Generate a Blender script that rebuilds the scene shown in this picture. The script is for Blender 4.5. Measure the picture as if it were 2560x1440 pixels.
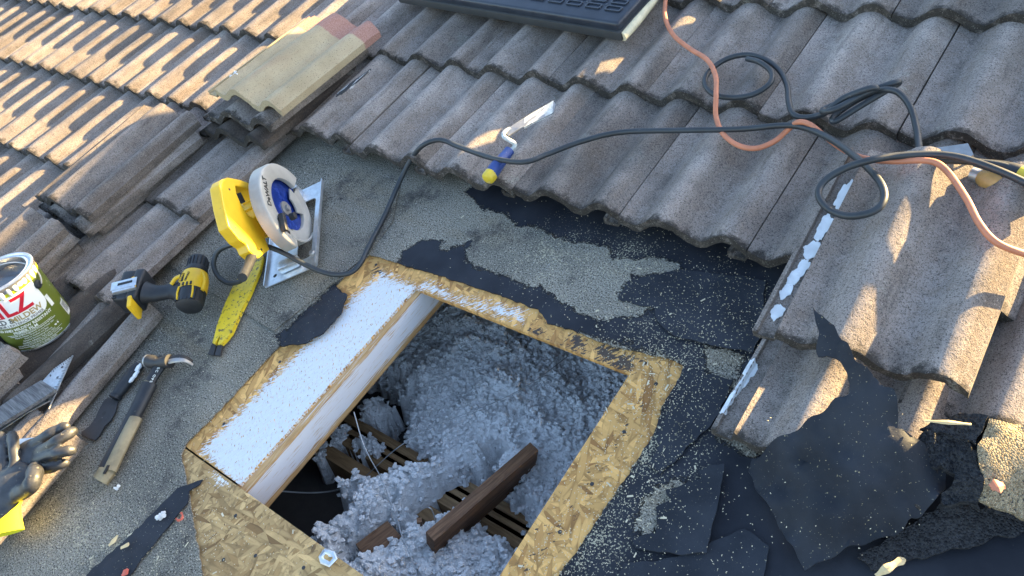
import bpy, bmesh, math, random
from mathutils import Vector, Matrix, noise
from mathutils.geometry import delaunay_2d_cdt
random.seed(7)
R_ = math.radians
for o in list(bpy.data.objects): bpy.data.objects.remove(o)
scene = bpy.context.scene
COL = scene.collection

# ---------------------------------------------------------------- frame: roof coordinates (u right along the courses, v up the slope, w off the deck)
PITCH = R_(15.0)
T = Matrix.Translation((0, 0, 3.4)) @ Matrix.Rotation(PITCH, 4, 'X')
UD = Vector((0.7779841, 0.27054427, -0.56705073)); VD = Vector((0.5427607, -0.74401448, 0.38968356)); WD = Vector((-0.3164673, -0.61094047, -0.72567224))
FOC = 1964.459
CAM = Vector((1.77413933, -0.93215779, 1.32842174))
# ---------------------------------------------------------------- camera
cd = bpy.data.cameras.new('camera'); cam = bpy.data.objects.new('camera', cd); COL.objects.link(cam)
cd.sensor_width = 36; cd.lens = FOC / 2560 * 36; cd.clip_start = .02; cd.clip_end = 2000
Rm = Matrix(((UD[0], -UD[1], -UD[2]), (VD[0], -VD[1], -VD[2]), (WD[0], -WD[1], -WD[2])))
cam.matrix_world = T @ Matrix.Translation(CAM) @ Rm.to_4x4()
scene.camera = cam
# ---------------------------------------------------------------- light
SUN_AZ, SUN_EL = R_(27), R_(4.5)      # measured in the roof plane: azimuth from up-slope towards the right, height above the plane
s_roof = Vector((math.sin(SUN_AZ) * math.cos(SUN_EL), math.cos(SUN_AZ) * math.cos(SUN_EL), math.sin(SUN_EL)))
s_w = (T.to_3x3() @ s_roof).normalized()
world = bpy.data.worlds.new('World'); scene.world = world; world.use_nodes = True
wt = world.node_tree; sky = wt.nodes.new('ShaderNodeTexSky'); sky.sky_type = 'NISHITA'; sky.sun_disc = False
sky.sun_elevation = math.asin(s_w.z); sky.sun_rotation = math.atan2(s_w.x, s_w.y); sky.air_density = 1.0; sky.dust_density = 1.5; sky.ozone_density = 1.0
bg = wt.nodes['Background']; wt.links.new(sky.outputs[0], bg.inputs[0]); bg.inputs[1].default_value = .068
sd = bpy.data.lights.new('sun', 'SUN'); sd.energy = 4.1; sd.angle = R_(.53); sd.color = (1, .71, .32)
sun = bpy.data.objects.new('sun', sd); COL.objects.link(sun)
sun.matrix_world = Matrix.Translation((0, 0, 12)) @ s_w.to_track_quat('Z', 'Y').to_matrix().to_4x4()
vs = scene.view_settings; vs.view_transform = 'Standard'; vs.look = 'None'; vs.gamma = 1; vs.exposure = 3.4
scene.cycles.max_bounces = 8

# ---------------------------------------------------------------- helpers
def P(x, y, w=0.0):
    "photo pixel -> point at height w above the deck"
    d = Vector(((x - 1280) / FOC, (y - 720) / FOC, 1))
    d = Vector((UD.dot(d), VD.dot(d), WD.dot(d)))
    return CAM + d * ((w - CAM.z) / d.z)
def P2(x, y, w=0.0):
    p = P(x, y, w); return (p.x, p.y)
ROOTS = []
def link(o, parent=None):
    COL.objects.link(o)
    if parent is not None: o.parent = parent
    else: ROOTS.append(o)
    return o
def mesh_obj(name, verts, faces, mat, parent=None, smooth=True, mats=None, fmat=None, angle=40):
    me = bpy.data.meshes.new(name); me.from_pydata([tuple(v) for v in verts], [], faces); me.update()
    return finish(name, me, mat, parent, smooth, mats, fmat, angle)
def finish(name, me, mat, parent, smooth=True, mats=None, fmat=None, angle=40):
    for m in (mats or [mat]): me.materials.append(m)
    if fmat:
        for p, i in zip(me.polygons, fmat): p.material_index = i
    if smooth:
        me.shade_smooth(); me.set_sharp_from_angle(angle=R_(angle))
    return link(bpy.data.objects.new(name, me), parent)
def bm_obj(name, bm, mat, parent=None, smooth=True, angle=40, mats=None):
    bmesh.ops.recalc_face_normals(bm, faces=bm.faces)
    me = bpy.data.meshes.new(name); bm.to_mesh(me); bm.free()
    return finish(name, me, mat, parent, smooth, mats, None, angle)
def tag(o, label, cat, group=None):
    o['label'] = label; o['category'] = cat
    if group: o['group'] = group
    return o
def struct(o): o['kind'] = 'structure'; return o
def stuff(o): o['kind'] = 'stuff'; return o
def empty(name, mtx=None, parent=None):
    o = bpy.data.objects.new(name, None); o.empty_display_size = .02; link(o, parent)
    if mtx is not None: o.matrix_world = mtx
    return o
def frame(o, x, y=None, z=None):
    "matrix with origin o, x axis along x, and y (or z) near the given direction"
    x = Vector(x).normalized()
    if z is not None:
        z = Vector(z); y = z.cross(x).normalized(); z = x.cross(y)
    else:
        y = Vector(y); z = x.cross(y).normalized(); y = z.cross(x)
    return Matrix(((x[0], y[0], z[0], o[0]), (x[1], y[1], z[1], o[1]), (x[2], y[2], z[2], o[2]), (0, 0, 0, 1)))
def b_box(bm, c, s, m=None, bev=0.0, seg=2):
    r = bmesh.ops.create_cube(bm, size=1)
    vs_ = r['verts']
    for v in vs_: v.co = Vector((v.co.x * s[0] + c[0], v.co.y * s[1] + c[1], v.co.z * s[2] + c[2]))
    if bev:
        es = list({e for v in vs_ for e in v.link_edges})
        r2 = bmesh.ops.bevel(bm, geom=es, offset=bev, segments=seg, profile=.6, affect='EDGES')
        vs_ = list({v for f in r2['faces'] for v in f.verts} | {v for v in vs_ if v.is_valid})
    if m is not None:
        for v in vs_: v.co = m @ v.co
    return vs_
def b_prism(bm, poly, z0, z1, m=None, bev=0.0, seg=2):
    n = len(poly)
    a = [bm.verts.new((p[0], p[1], z0)) for p in poly]; b = [bm.verts.new((p[0], p[1], z1)) for p in poly]
    f0 = bm.faces.new(a[::-1]); f1 = bm.faces.new(b)
    for i in range(n): bm.faces.new((a[i], a[(i + 1) % n], b[(i + 1) % n], b[i]))
    allv = a + b
    if bev:
        es = list(f1.edges) + list(f0.edges)
        r2 = bmesh.ops.bevel(bm, geom=es, offset=bev, segments=seg, profile=.6, affect='EDGES')
        allv = list({v for f in r2['faces'] for v in f.verts} | {v for v in allv if v.is_valid})
    if m is not None:
        for v in allv: v.co = m @ v.co
    return allv
def b_lathe(bm, prof, m=None, seg=24, a0=0.0, a1=2 * math.pi, axis='z'):
    full = abs(a1 - a0 - 2 * math.pi) < 1e-6
    n = seg if full else seg + 1
    rings = []
    for r, z in prof:
        ring = []
        for i in range(n):
            a = a0 + (a1 - a0) * i / seg
            ring.append(bm.verts.new((r * math.cos(a), r * math.sin(a), z)))
        rings.append(ring)
    for j in range(len(prof) - 1):
        for i in range(seg):
            k = (i + 1) % n
            try: bm.faces.new((rings[j][i], rings[j][k], rings[j + 1][k], rings[j + 1][i]))
            except ValueError: pass
    vs_ = [v for r in rings for v in r]
    if m is not None:
        for v in vs_: v.co = m @ v.co
    return vs_
def catmull(pts, n=8, closed=False):
    pts = [Vector(p) for p in pts]; out = []
    L = len(pts)
    for i in range(L - 1):
        p0 = pts[max(i - 1, 0)]; p1 = pts[i]; p2 = pts[i + 1]; p3 = pts[min(i + 2, L - 1)]
        for k in range(n):
            t = k / n
            out.append(.5 * ((2 * p1) + (p2 - p0) * t + (2 * p0 - 5 * p1 + 4 * p2 - p3) * t * t + (3 * p1 - p0 - 3 * p2 + p3) * t ** 3))
    out.append(pts[-1]); return out
def b_tube(bm, path, rad, seg=10, cap=True, flat=1.0, up=Vector((0, 0, 1))):
    path = [Vector(p) for p in path]; n = len(path)
    rads = rad if isinstance(rad, (list, tuple)) else [rad] * n
    tang = [(path[min(i + 1, n - 1)] - path[max(i - 1, 0)]).normalized() for i in range(n)]
    t0 = tang[0]; ref = up if abs(t0.dot(up)) < .95 else Vector((1, 0, 0))
    nx = t0.cross(ref).normalized(); rings = []
    for i in range(n):
        t = tang[i]; nx = (nx - t * nx.dot(t)).normalized(); ny = t.cross(nx)
        rings.append([bm.verts.new(path[i] + (nx * math.cos(a) + ny * math.sin(a) * flat) * rads[i]) for a in [2 * math.pi * k / seg for k in range(seg)]])
    for i in range(n - 1):
        for k in range(seg): bm.faces.new((rings[i][k], rings[i][(k + 1) % seg], rings[i + 1][(k + 1) % seg], rings[i + 1][k]))
    if cap: bm.faces.new(rings[0][::-1]); bm.faces.new(rings[-1])
    return [v for r in rings for v in r]
def inside(poly, x, y):
    c = False; n = len(poly); j = n - 1
    for i in range(n):
        xi, yi = poly[i][0], poly[i][1]; xj, yj = poly[j][0], poly[j][1]
        if (yi > y) != (yj > y) and x < (xj - xi) * (y - yi) / (yj - yi) + xi: c = not c
        j = i
    return c
def sdist(poly, x, y):
    "signed distance, positive inside"
    d = 1e9; n = len(poly)
    for i in range(n):
        ax, ay = poly[i][0], poly[i][1]; bx, by = poly[(i + 1) % n][0], poly[(i + 1) % n][1]
        dx, dy = bx - ax, by - ay; l = dx * dx + dy * dy or 1e-12
        t = max(0, min(1, ((x - ax) * dx + (y - ay) * dy) / l))
        d = min(d, (ax + dx * t - x) ** 2 + (ay + dy * t - y) ** 2)
    d = math.sqrt(d); return d if inside(poly, x, y) else -d
def ragged(poly, step=.006, amp=.004, scale=60, seed=0.0, closed=True, amp2=0.0):
    out = []; n = len(poly)
    for i in range(n if closed else n - 1):
        a = Vector(poly[i][:2]); b = Vector(poly[(i + 1) % n][:2]); d = b - a; L = d.length
        if L < 1e-6: continue
        k = max(1, int(L / step)); nr = Vector((d.y, -d.x)).normalized()
        for j in range(k):
            p = a + d * (j / k)
            q = Vector((p.x * scale + seed, p.y * scale - seed, seed * 1.7))
            o = amp * noise.noise(q) * 1.6 + amp2 * noise.noise(q * .22)
            out.append((p.x + nr.x * o, p.y + nr.y * o))
    return out
def region(outer, holes=(), spacing=.03):
    "triangulated region with interior grid points -> verts2d, tris"
    pts = []; edges = []
    for poly in [outer] + list(holes):
        s = len(pts); n = len(poly); pts += [Vector(p[:2]) for p in poly]; edges += [(s + i, s + (i + 1) % n) for i in range(n)]
    xs = [p[0] for p in outer]; ys = [p[1] for p in outer]
    x = min(xs) + spacing / 2
    r = random.Random(3)
    while x < max(xs):
        y = min(ys) + spacing / 2
        while y < max(ys):
            px, py = x + (r.random() - .5) * spacing * .5, y + (r.random() - .5) * spacing * .5
            pts.append(Vector((px, py))); y += spacing
        x += spacing
    vo, eo, fo, *_ = delaunay_2d_cdt(pts, edges, [], 0, 1e-6)
    tri = []
    for f in fo:
        cx = sum(vo[i].x for i in f) / len(f); cy = sum(vo[i].y for i in f) / len(f)
        if inside(outer, cx, cy) and not any(inside(h, cx, cy) for h in holes): tri.append(list(f))
    used = sorted({i for f in tri for i in f}); mp = {i: k for k, i in enumerate(used)}
    return [vo[i] for i in used], [[mp[i] for i in f] for f in tri]
def sheet(name, outer, holes, spacing, zf, thick, mat, parent=None, attrs=None, smooth=True):
    "sheet of real thickness following zf(x, y)"
    v2, tri = region(outer, holes, spacing)
    n = len(v2); V = [(p.x, p.y, zf(p.x, p.y)) for p in v2]
    # boundary edges
    cnt = {}
    for f in tri:
        for i in range(3):
            a, b = f[i], f[(i + 1) % 3]; cnt[(a, b)] = cnt.get((a, b), 0) + 1
    F = [tuple(f) if (v2[f[1]] - v2[f[0]]).cross(v2[f[2]] - v2[f[0]]) > 0 else tuple(f[::-1]) for f in tri]
    V2 = V + [(x, y, z - thick) for x, y, z in V]
    ed = {}
    for f in F:
        for i in range(3): ed[(f[i], f[(i + 1) % 3])] = 1
    F2 = F + [(f[2] + n, f[1] + n, f[0] + n) for f in F]
    for (a, b) in ed:
        if (b, a) not in ed: F2.append((b, a, a + n, b + n))
    o = mesh_obj(name, V2, F2, mat, parent, smooth, angle=35)
    if attrs:
        for an, fn in attrs.items():
            at = o.data.attributes.new(an, 'FLOAT', 'POINT')
            vals = [fn(p.x, p.y) for p in v2]; at.data.foreach_set('value', vals + vals)
    return o
def text_mesh(body, size=1.0, bold=False, extr=0.0, spacing=1.0):
    cu = bpy.data.curves.new('txt', 'FONT'); cu.body = body; cu.size = size; cu.align_x = 'CENTER'; cu.align_y = 'CENTER'; cu.extrude = extr; cu.space_character = spacing
    if bold: cu.offset = size * .022
    cu.resolution_u = 3
    o = bpy.data.objects.new('txt', cu); COL.objects.link(o)
    me = bpy.data.meshes.new_from_object(o.evaluated_get(bpy.context.evaluated_depsgraph_get()))
    bpy.data.objects.remove(o); return me

# ---------------------------------------------------------------- material helpers
class Mat:
    def __init__(s, name, col=(.5, .5, .5), rough=.6, metal=0.0, spec=.5):
        s.m = bpy.data.materials.new(name); s.m.use_nodes = True; s.t = s.m.node_tree; s.b = s.t.nodes['Principled BSDF']
        s.b.inputs['Base Color'].default_value = (*col, 1); s.b.inputs['Roughness'].default_value = rough
        s.b.inputs['Metallic'].default_value = metal; s.b.inputs['Specular IOR Level'].default_value = spec
        s._c = None
    def n(s, ty, **k):
        x = s.t.nodes.new(ty)
        for a, v in k.items(): setattr(x, a, v)
        return x
    def L(s, a, b): s.t.links.new(a, b)
    def put(s, sock, v):
        if hasattr(v, 'is_linked') or isinstance(v, bpy.types.NodeSocket): s.L(v, sock)
        elif isinstance(v, (tuple, list)): sock.default_value = (*v, 1) if len(v) == 3 and sock.type == 'RGBA' else v
        else: sock.default_value = v
    def co(s, rnd=True):
        "object coordinates shifted by the object's random number"
        if s._c is None:
            tc = s.n('ShaderNodeTexCoord'); s._c = tc.outputs['Object']
            if rnd:
                oi = s.n('ShaderNodeObjectInfo'); mu = s.n('ShaderNodeMath', operation='MULTIPLY'); s.L(oi.outputs['Random'], mu.inputs[0]); mu.inputs[1].default_value = 37.0
                cx = s.n('ShaderNodeCombineXYZ'); s.L(mu.outputs[0], cx.inputs[0]); s.L(mu.outputs[0], cx.inputs[2])
                va = s.n('ShaderNodeVectorMath', operation='ADD'); s.L(tc.outputs['Object'], va.inputs[0]); s.L(cx.outputs[0], va.inputs[1]); s._c = va.outputs[0]
        return s._c
    def raw(s):
        return s.n('ShaderNodeTexCoord').outputs['Object']
    def xyz(s):
        x = s.n('ShaderNodeSeparateXYZ'); s.L(s.raw(), x.inputs[0]); return x.outputs
    def rand(s): return s.n('ShaderNodeObjectInfo').outputs['Random']
    def scale(s, vec, sc, rot=(0, 0, 0)):
        if any(rot):
            r = s.n('ShaderNodeMapping'); s.L(vec, r.inputs[0]); r.inputs['Rotation'].default_value = rot; vec = r.outputs[0]
        m = s.n('ShaderNodeMapping'); s.L(vec, m.inputs[0]); m.inputs['Scale'].default_value = sc; return m.outputs[0]
    def noise(s, sc, det=3, ro=.55, vec=None, dist=0.0):
        x = s.n('ShaderNodeTexNoise'); s.L(vec if vec is not None else s.co(), x.inputs['Vector']); x.inputs['Scale'].default_value = sc; x.inputs['Detail'].default_value = det; x.inputs['Roughness'].default_value = ro; x.inputs['Distortion'].default_value = dist
        return x.outputs[0]
    def vor(s, sc, vec=None, out='Distance', feat='F1', rnd=1.0):
        x = s.n('ShaderNodeTexVoronoi'); x.feature = feat; s.L(vec if vec is not None else s.co(), x.inputs['Vector']); x.inputs['Scale'].default_value = sc; x.inputs['Randomness'].default_value = rnd
        return x.outputs[out]
    def ramp(s, f, stops, interp='LINEAR'):
        x = s.n('ShaderNodeValToRGB'); x.color_ramp.interpolation = interp; e = x.color_ramp.elements
        while len(e) < len(stops): e.new(.5)
        for i, (p, c) in enumerate(stops):
            e[i].position = p; c = (c, c, c) if isinstance(c, (int, float)) else c; e[i].color = (*c, 1)
        s.put(x.inputs[0], f); return x.outputs[0]
    def mix(s, f, a, b, bt='MIX'):
        x = s.n('ShaderNodeMix', data_type='RGBA', blend_type=bt); s.put(x.inputs[0], f); s.put(x.inputs[6], a); s.put(x.inputs[7], b); return x.outputs[2]
    def ma(s, op, a, b=0.0, c=None, clamp=False):
        x = s.n('ShaderNodeMath', operation=op); x.use_clamp = clamp; s.put(x.inputs[0], a); s.put(x.inputs[1], b)
        if c is not None: s.put(x.inputs[2], c)
        return x.outputs[0]
    def smooth(s, v, lo, hi):
        x = s.n('ShaderNodeMapRange'); x.interpolation_type = 'SMOOTHSTEP'; s.put(x.inputs[0], v); x.inputs[1].default_value = lo; x.inputs[2].default_value = hi; return x.outputs[0]
    def attr(s, name):
        x = s.n('ShaderNodeAttribute'); x.attribute_name = name; return x.outputs['Fac']
    def col(s, v): s.put(s.b.inputs['Base Color'], v); return s
    def rough(s, v): s.put(s.b.inputs['Roughness'], v); return s
    def metal(s, v): s.put(s.b.inputs['Metallic'], v); return s
    def bump(s, h, st=.5, d=.002, prev=None):
        x = s.n('ShaderNodeBump'); x.inputs['Strength'].default_value = st; x.inputs['Distance'].default_value = d; s.put(x.inputs['Height'], h)
        if prev is not None: s.L(prev, x.inputs['Normal'])
        s.L(x.outputs[0], s.b.inputs['Normal']); return x.outputs[0]

# ---------------------------------------------------------------- materials
def mat_tile(name, light, dark, warm, pinkend=False):
    m = Mat(name, rough=.92, spec=.25)
    X = m.xyz(); c = m.co()
    big = m.noise(5, 4, .6); med = m.noise(28, 4, .6)
    base = m.mix(m.smooth(big, .32, .68), dark, light)
    base = m.mix(m.ma('MULTIPLY', m.smooth(med, .45, .75), .55), base, warm)
    # weathered streak down the right flank of each barrel and paler crests
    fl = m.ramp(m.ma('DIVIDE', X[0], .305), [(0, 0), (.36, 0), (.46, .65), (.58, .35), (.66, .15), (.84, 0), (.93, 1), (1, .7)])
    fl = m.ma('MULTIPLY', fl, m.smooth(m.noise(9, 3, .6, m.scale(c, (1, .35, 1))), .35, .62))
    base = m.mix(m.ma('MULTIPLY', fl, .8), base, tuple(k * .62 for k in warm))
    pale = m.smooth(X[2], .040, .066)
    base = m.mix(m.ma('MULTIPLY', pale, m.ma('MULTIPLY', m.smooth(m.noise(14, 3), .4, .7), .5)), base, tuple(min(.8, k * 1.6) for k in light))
    # dark moss and dirt at the butt end and in the pans
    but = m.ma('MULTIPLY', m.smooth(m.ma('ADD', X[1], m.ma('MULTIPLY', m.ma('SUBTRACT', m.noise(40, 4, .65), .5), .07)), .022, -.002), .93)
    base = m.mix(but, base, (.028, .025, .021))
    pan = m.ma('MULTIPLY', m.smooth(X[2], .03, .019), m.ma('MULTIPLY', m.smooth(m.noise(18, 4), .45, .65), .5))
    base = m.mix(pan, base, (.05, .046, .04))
    # run-off stains and lichen
    st_ = m.smooth(m.noise(1, 4, .65, m.scale(c, (34, 5, 34))), .52, .70); base = m.mix(m.ma('MULTIPLY', st_, .45), base, tuple(k * .45 for k in dark))
    li = m.smooth(m.noise(11, 5, .72), .62, .68); base = m.mix(m.ma('MULTIPLY', li, .4), base, (.30, .29, .25))
    dk = m.smooth(m.noise(8, 5, .75), .64, .72); base = m.mix(m.ma('MULTIPLY', dk, .55), base, (.05, .043, .036))
    # coarse sand grain
    g1 = m.noise(520, 2, .6); g2 = m.noise(240, 2, .5)
    grain = m.ma('ADD', m.ma('MULTIPLY', g1, .65), m.ma('MULTIPLY', g2, .35))
    base = m.mix(m.ma('MULTIPLY', m.smooth(grain, .50, .38), .8), base, (.03, .027, .025))
    base = m.mix(m.ma('MULTIPLY', m.smooth(grain, .58, .70), .55), base, tuple(min(.85, k * 1.9) for k in light))
    if pinkend:
        base = m.mix(m.smooth(m.ma('ADD', X[1], m.ma('MULTIPLY', m.noise(30, 2), .008)), .398, .404), base, m.mix(grain, (.42, .18, .13), (.52, .26, .2)))
    rn = m.ma('MULTIPLY_ADD', m.rand(), .42, .78)
    hs = m.n('ShaderNodeHueSaturation'); m.L(base, hs.inputs['Color']); m.L(rn, hs.inputs['Value']); m.col(hs.outputs[0])
    b1 = m.bump(grain, .6, .003); m.bump(m.noise(45, 4, .6), .35, .006, b1)
    return m.m
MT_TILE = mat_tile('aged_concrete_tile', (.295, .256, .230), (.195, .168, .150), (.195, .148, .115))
MT_TILE_DARK = mat_tile('dark_brown_concrete_tile', (.12, .098, .082), (.055, .046, .04), (.075, .052, .038))  # much darker brown version of the tile colours
def mat_tile_cream():
    m = Mat('new_tan_tile', rough=.9, spec=.25); X = m.xyz()
    b = m.mix(m.smooth(m.noise(7, 4), .3, .7), (.33, .265, .165), (.42, .345, .225))
    b = m.mix(m.ma('MULTIPLY', m.smooth(m.noise(20, 3, .6, m.scale(m.co(), (1, .2, 1))), .5, .75), .35), b, (.3, .19, .12))
    g = m.noise(360, 2, .6)
    b = m.mix(m.smooth(g, .40, .31), b, (.06, .045, .03))
    pk = m.ma('ADD', X[1], m.ma('MULTIPLY', m.noise(60, 3), .012))
    b = m.mix(m.smooth(pk, .385, .393), b, m.mix(m.smooth(g, .4, .6), (.27, .135, .105), (.36, .215, .175)))
    m.col(b); m.bump(g, .5, .002); return m.m
MT_TILE_NEW = mat_tile_cream()
def mat_osb(name, seed, strands=((.58, .335, .115), (.46, .245, .08), (.25, .12, .04)), wear=.25):
    m = Mat(name, rough=.75, spec=.3)
    base = None; c = m.scale(m.co(False), (1, 1, 1), (0, 0, seed))
    for i, (rot, sc) in enumerate(((.3, (15, 80, 15)), (-.75, (17, 72, 17)), (1.35, (20, 95, 20)), (2.15, (16, 85, 16)), (-.2, (22, 110, 22)), (.85, (19, 90, 19)))):
        v = m.scale(c, sc, (0, 0, rot + seed))
        x = m.n('ShaderNodeTexVoronoi'); m.L(v, x.inputs['Vector']); x.inputs['Scale'].default_value = 1
        sp = m.n('ShaderNodeSeparateColor'); m.L(x.outputs['Color'], sp.inputs[0])
        col = m.ramp(sp.outputs[0], [(0, strands[2]), (.12, strands[1]), (.35, tuple(k * .85 for k in strands[0])), (.7, strands[0]), (1, tuple(k * 1.3 for k in strands[0]))])
        gr = m.noise(1, 3, .6, m.scale(c, (90, 700, 90), (0, 0, rot + seed)))
        col = m.mix(m.ma('MULTIPLY', m.smooth(gr, .5, .75), .4), col, strands[2])
        edge = m.smooth(x.outputs['Distance'], .5, .8)
        col = m.mix(m.ma('MULTIPLY', edge, .5), col, tuple(k * .5 for k in strands[2]))
        base = col if base is None else m.mix(m.smooth(sp.outputs[1], .60, .62), base, col)
        hgt = sp.outputs[2] if i == 0 else m.mix(m.smooth(sp.outputs[1], .60, .62), hgt, sp.outputs[2])
    base = m.mix(m.ma('MULTIPLY', m.smooth(m.noise(6, 4), .4, .7), wear), base, (.2, .12, .05))
    return m, base, hgt
def mat_osb_cut():
    m, base, hgt = mat_osb('sawn_strand_board', .2)
    streak = m.noise(1, 4, .7, m.scale(m.co(False), (300, 48, 100), (0, 0, .75)))
    streak2 = m.noise(1, 3, .6, m.scale(m.co(False), (60, 170, 60), (0, 0, -.9)))
    # black asphalt left in patches
    tar = m.attr('tar'); tm = m.smooth(m.ma('ADD', tar, m.ma('MULTIPLY', m.ma('SUBTRACT', m.ma('ADD', m.ma('MULTIPLY', streak2, .6), m.ma('MULTIPLY', m.noise(45, 5, .7), .4)), .5), .22)), .0, .006)
    base = m.mix(m.ma('MULTIPLY', tm, .92), base, (.03, .03, .034))
    # brushed white primer with ragged, dry-brushed edges
    pt = m.attr('paint'); pm = m.smooth(m.ma('ADD', pt, m.ma('MULTIPLY', m.ma('SUBTRACT', streak, .53), .16)), -.001, .004)
    hole = m.smooth(m.noise(1, 4, .65, m.scale(m.co(False), (90, 260, 90), (0, 0, .9))), .36, .42)
    pm = m.ma('MULTIPLY', pm, hole)
    br = m.noise(1, 3, .6, m.scale(m.co(False), (420, 40, 100), (0, 0, .3)))
    base = m.mix(pm, base, m.mix(br, (.44, .47, .51), (.66, .68, .7)))
    m.col(base); m.rough(m.ma('MULTIPLY_ADD', pm, -.35, .8)); b = m.bump(hgt, .35, .0015); m.bump(br, .25, .001, b); return m.m
MT_OSB = mat_osb_cut()
def mat_osb_low():
    m, base, hgt = mat_osb('weathered_strand_board', 1.1, ((.5, .33, .145), (.36, .215, .085), (.16, .088, .035)), .45)
    base = m.mix(m.ma('MULTIPLY', m.smooth(m.noise(30, 5, .7), .55, .7), .55), base, (.1, .07, .04))
    pt = m.attr('paint'); pm = m.smooth(m.ma('ADD', pt, m.ma('MULTIPLY', m.ma('SUBTRACT', m.noise(1, 4, .7, m.scale(m.co(False), (260, 110, 90), (0, 0, .5))), .55), .16)), 0, .008)
    base = m.mix(pm, base, (.62, .63, .63))
    m.col(base); m.bump(hgt, .45, .002); return m.m
MT_OSB2 = mat_osb_low()
def mat_roll():
    m = Mat('mineral_roll_roofing', rough=.95, spec=.2)
    c = m.co(False)
    big = m.noise(3.2, 5, .6); g = m.noise(290, 3, .7)
    stone = m.mix(m.smooth(big, .35, .65), (.15, .143, .122), (.24, .222, .185))
    stone = m.mix(m.ma('MULTIPLY', m.smooth(m.noise(2.2, 4, .6, m.scale(c, (.5, 2.2, 1))), .52, .68), .45), stone, (.2, .15, .085))
    stone = m.mix(m.ma('MULTIPLY', m.smooth(m.noise(11, 5, .7), .62, .75), .35), stone, (.3, .31, .33))
    stone = m.mix(m.smooth(g, .48, .38), stone, (.014, .014, .014))
    stone = m.mix(m.ma('MULTIPLY', m.smooth(g, .57, .68), .85), stone, (.5, .48, .42))
    scuff = m.ma('MULTIPLY', m.smooth(m.noise(5, 6, .75), .53, .70), .8)
    stone = m.mix(scuff, stone, (.03, .03, .034))
    blk = m.mix(m.smooth(m.noise(9, 4), .3, .7), (.012, .014, .020), (.024, .027, .035))
    gm = m.attr('gran'); k = m.ma('ADD', m.ma('MULTIPLY', m.ma('SUBTRACT', m.noise(35, 5, .7), .5), .05), m.ma('MULTIPLY', m.ma('SUBTRACT', g, .5), .03))
    mask = m.smooth(m.ma('ADD', gm, k), -.002, .004)
    base = m.mix(mask, blk, stone)
    dm = m.attr('dust'); dn = m.ma('ADD', m.ma('MULTIPLY', m.noise(230, 2, .65), .7), m.ma('MULTIPLY', m.noise(16, 4, .7), .3))
    dust = m.smooth(m.ma('ADD', dn, m.ma('MULTIPLY', dm, .16)), .67, .74)
    base = m.mix(m.ma('MULTIPLY', dust, .85), base, (.42, .38, .27))
    m.col(base); m.rough(m.ma('MULTIPLY_ADD', mask, .35, .58))
    b = m.bump(m.ma('MULTIPLY', g, m.ma('MULTIPLY_ADD', mask, .85, .15)), .8, .003); m.bump(mask, .6, .003, b); return m.m
MT_ROLL = mat_roll()
def mat_felt(name='torn_asphalt_felt', dustlv=.69, tint=1.0):
    m = Mat(name, rough=.7, spec=.2)
    n = m.noise(9, 4); b = m.mix(m.smooth(n, .3, .7), tuple(k * tint for k in (.013, .016, .022)), tuple(k * tint for k in (.027, .031, .040)))
    g = m.noise(300, 2, .6)
    b = m.mix(m.ma('MULTIPLY', m.smooth(g, .72, .76), .8), b, (.4, .38, .33))
    d = m.smooth(m.noise(210, 2, .7), dustlv, dustlv + .03); b = m.mix(m.ma('MULTIPLY', d, .7), b, (.42, .36, .22))
    m.col(b); p = m.bump(g, .25, .0012); m.bump(m.noise(24, 4), .35, .004, p); return m.m
MT_FELT = mat_felt(); MT_FELT_DUSTY = mat_felt('dusty_asphalt_felt', .645)
def mat_gran(name, a, b_, sc=300):
    m = Mat(name, rough=.95, spec=.2); v = m.vor(sc); vc = m.vor(sc, out='Color'); sp = m.n('ShaderNodeSeparateColor'); m.L(vc, sp.inputs[0])
    b = m.mix(sp.outputs[0], a, b_); b = m.mix(m.smooth(v, .62, .85), b, (.03, .03, .03)); m.col(b); m.bump(m.smooth(v, .7, .1), .9, .003); return m.m
MT_GRAN = mat_gran('loose_tan_granules', (.2, .155, .095), (.40, .33, .22), 330)
MT_GRAN_DARK = mat_gran('dark_crumbled_granules', (.012, .013, .016), (.045, .046, .05), 260)
def mat_wood(name, a, b_, sc=(8, 90, 90), paint=False):
    m = Mat(name, rough=.7, spec=.3); c = m.co()
    w = m.noise(1, 4, .6, m.scale(c, sc), 1.2); f = m.noise(1, 3, .6, m.scale(c, (sc[0] * 3, sc[1] * 5, sc[2] * 5)))
    b = m.mix(m.smooth(w, .3, .7), a, b_); b = m.mix(m.ma('MULTIPLY', m.smooth(f, .5, .75), .5), b, tuple(k * .5 for k in b_))
    h = w
    if paint:
        X = m.xyz(); br = m.noise(1, 4, .65, m.scale(c, (9, 260, 260)))
        z = m.ma('ADD', X[2], m.ma('MULTIPLY', m.ma('SUBTRACT', br, .5), .045))
        pm = m.ma('MULTIPLY', m.smooth(z, -.078, -.072), m.smooth(z, -.008, -.012))
        pm = m.ma('MULTIPLY', pm, m.smooth(m.noise(1, 3, .6, m.scale(c, (14, 420, 420))), .33, .42))
        b = m.mix(pm, b, (.56, .56, .6)); h = br
    m.col(b); m.bump(h, .3, .0015); return m.m
MT_RAFTER = mat_wood('primed_pine', (.50, .33, .16), (.34, .19, .075), paint=True)
MT_PINE = mat_wood('attic_pine', (.30, .19, .095), (.18, .105, .05))
MT_REDWOOD = mat_wood('old_dark_fir', (.22, .12, .065), (.10, .052, .028), (10, 120, 120))
MT_GREYWOOD = mat_wood('weathered_grey_wood', (.2, .2, .2), (.07, .07, .075), (10, 120, 120))
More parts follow.
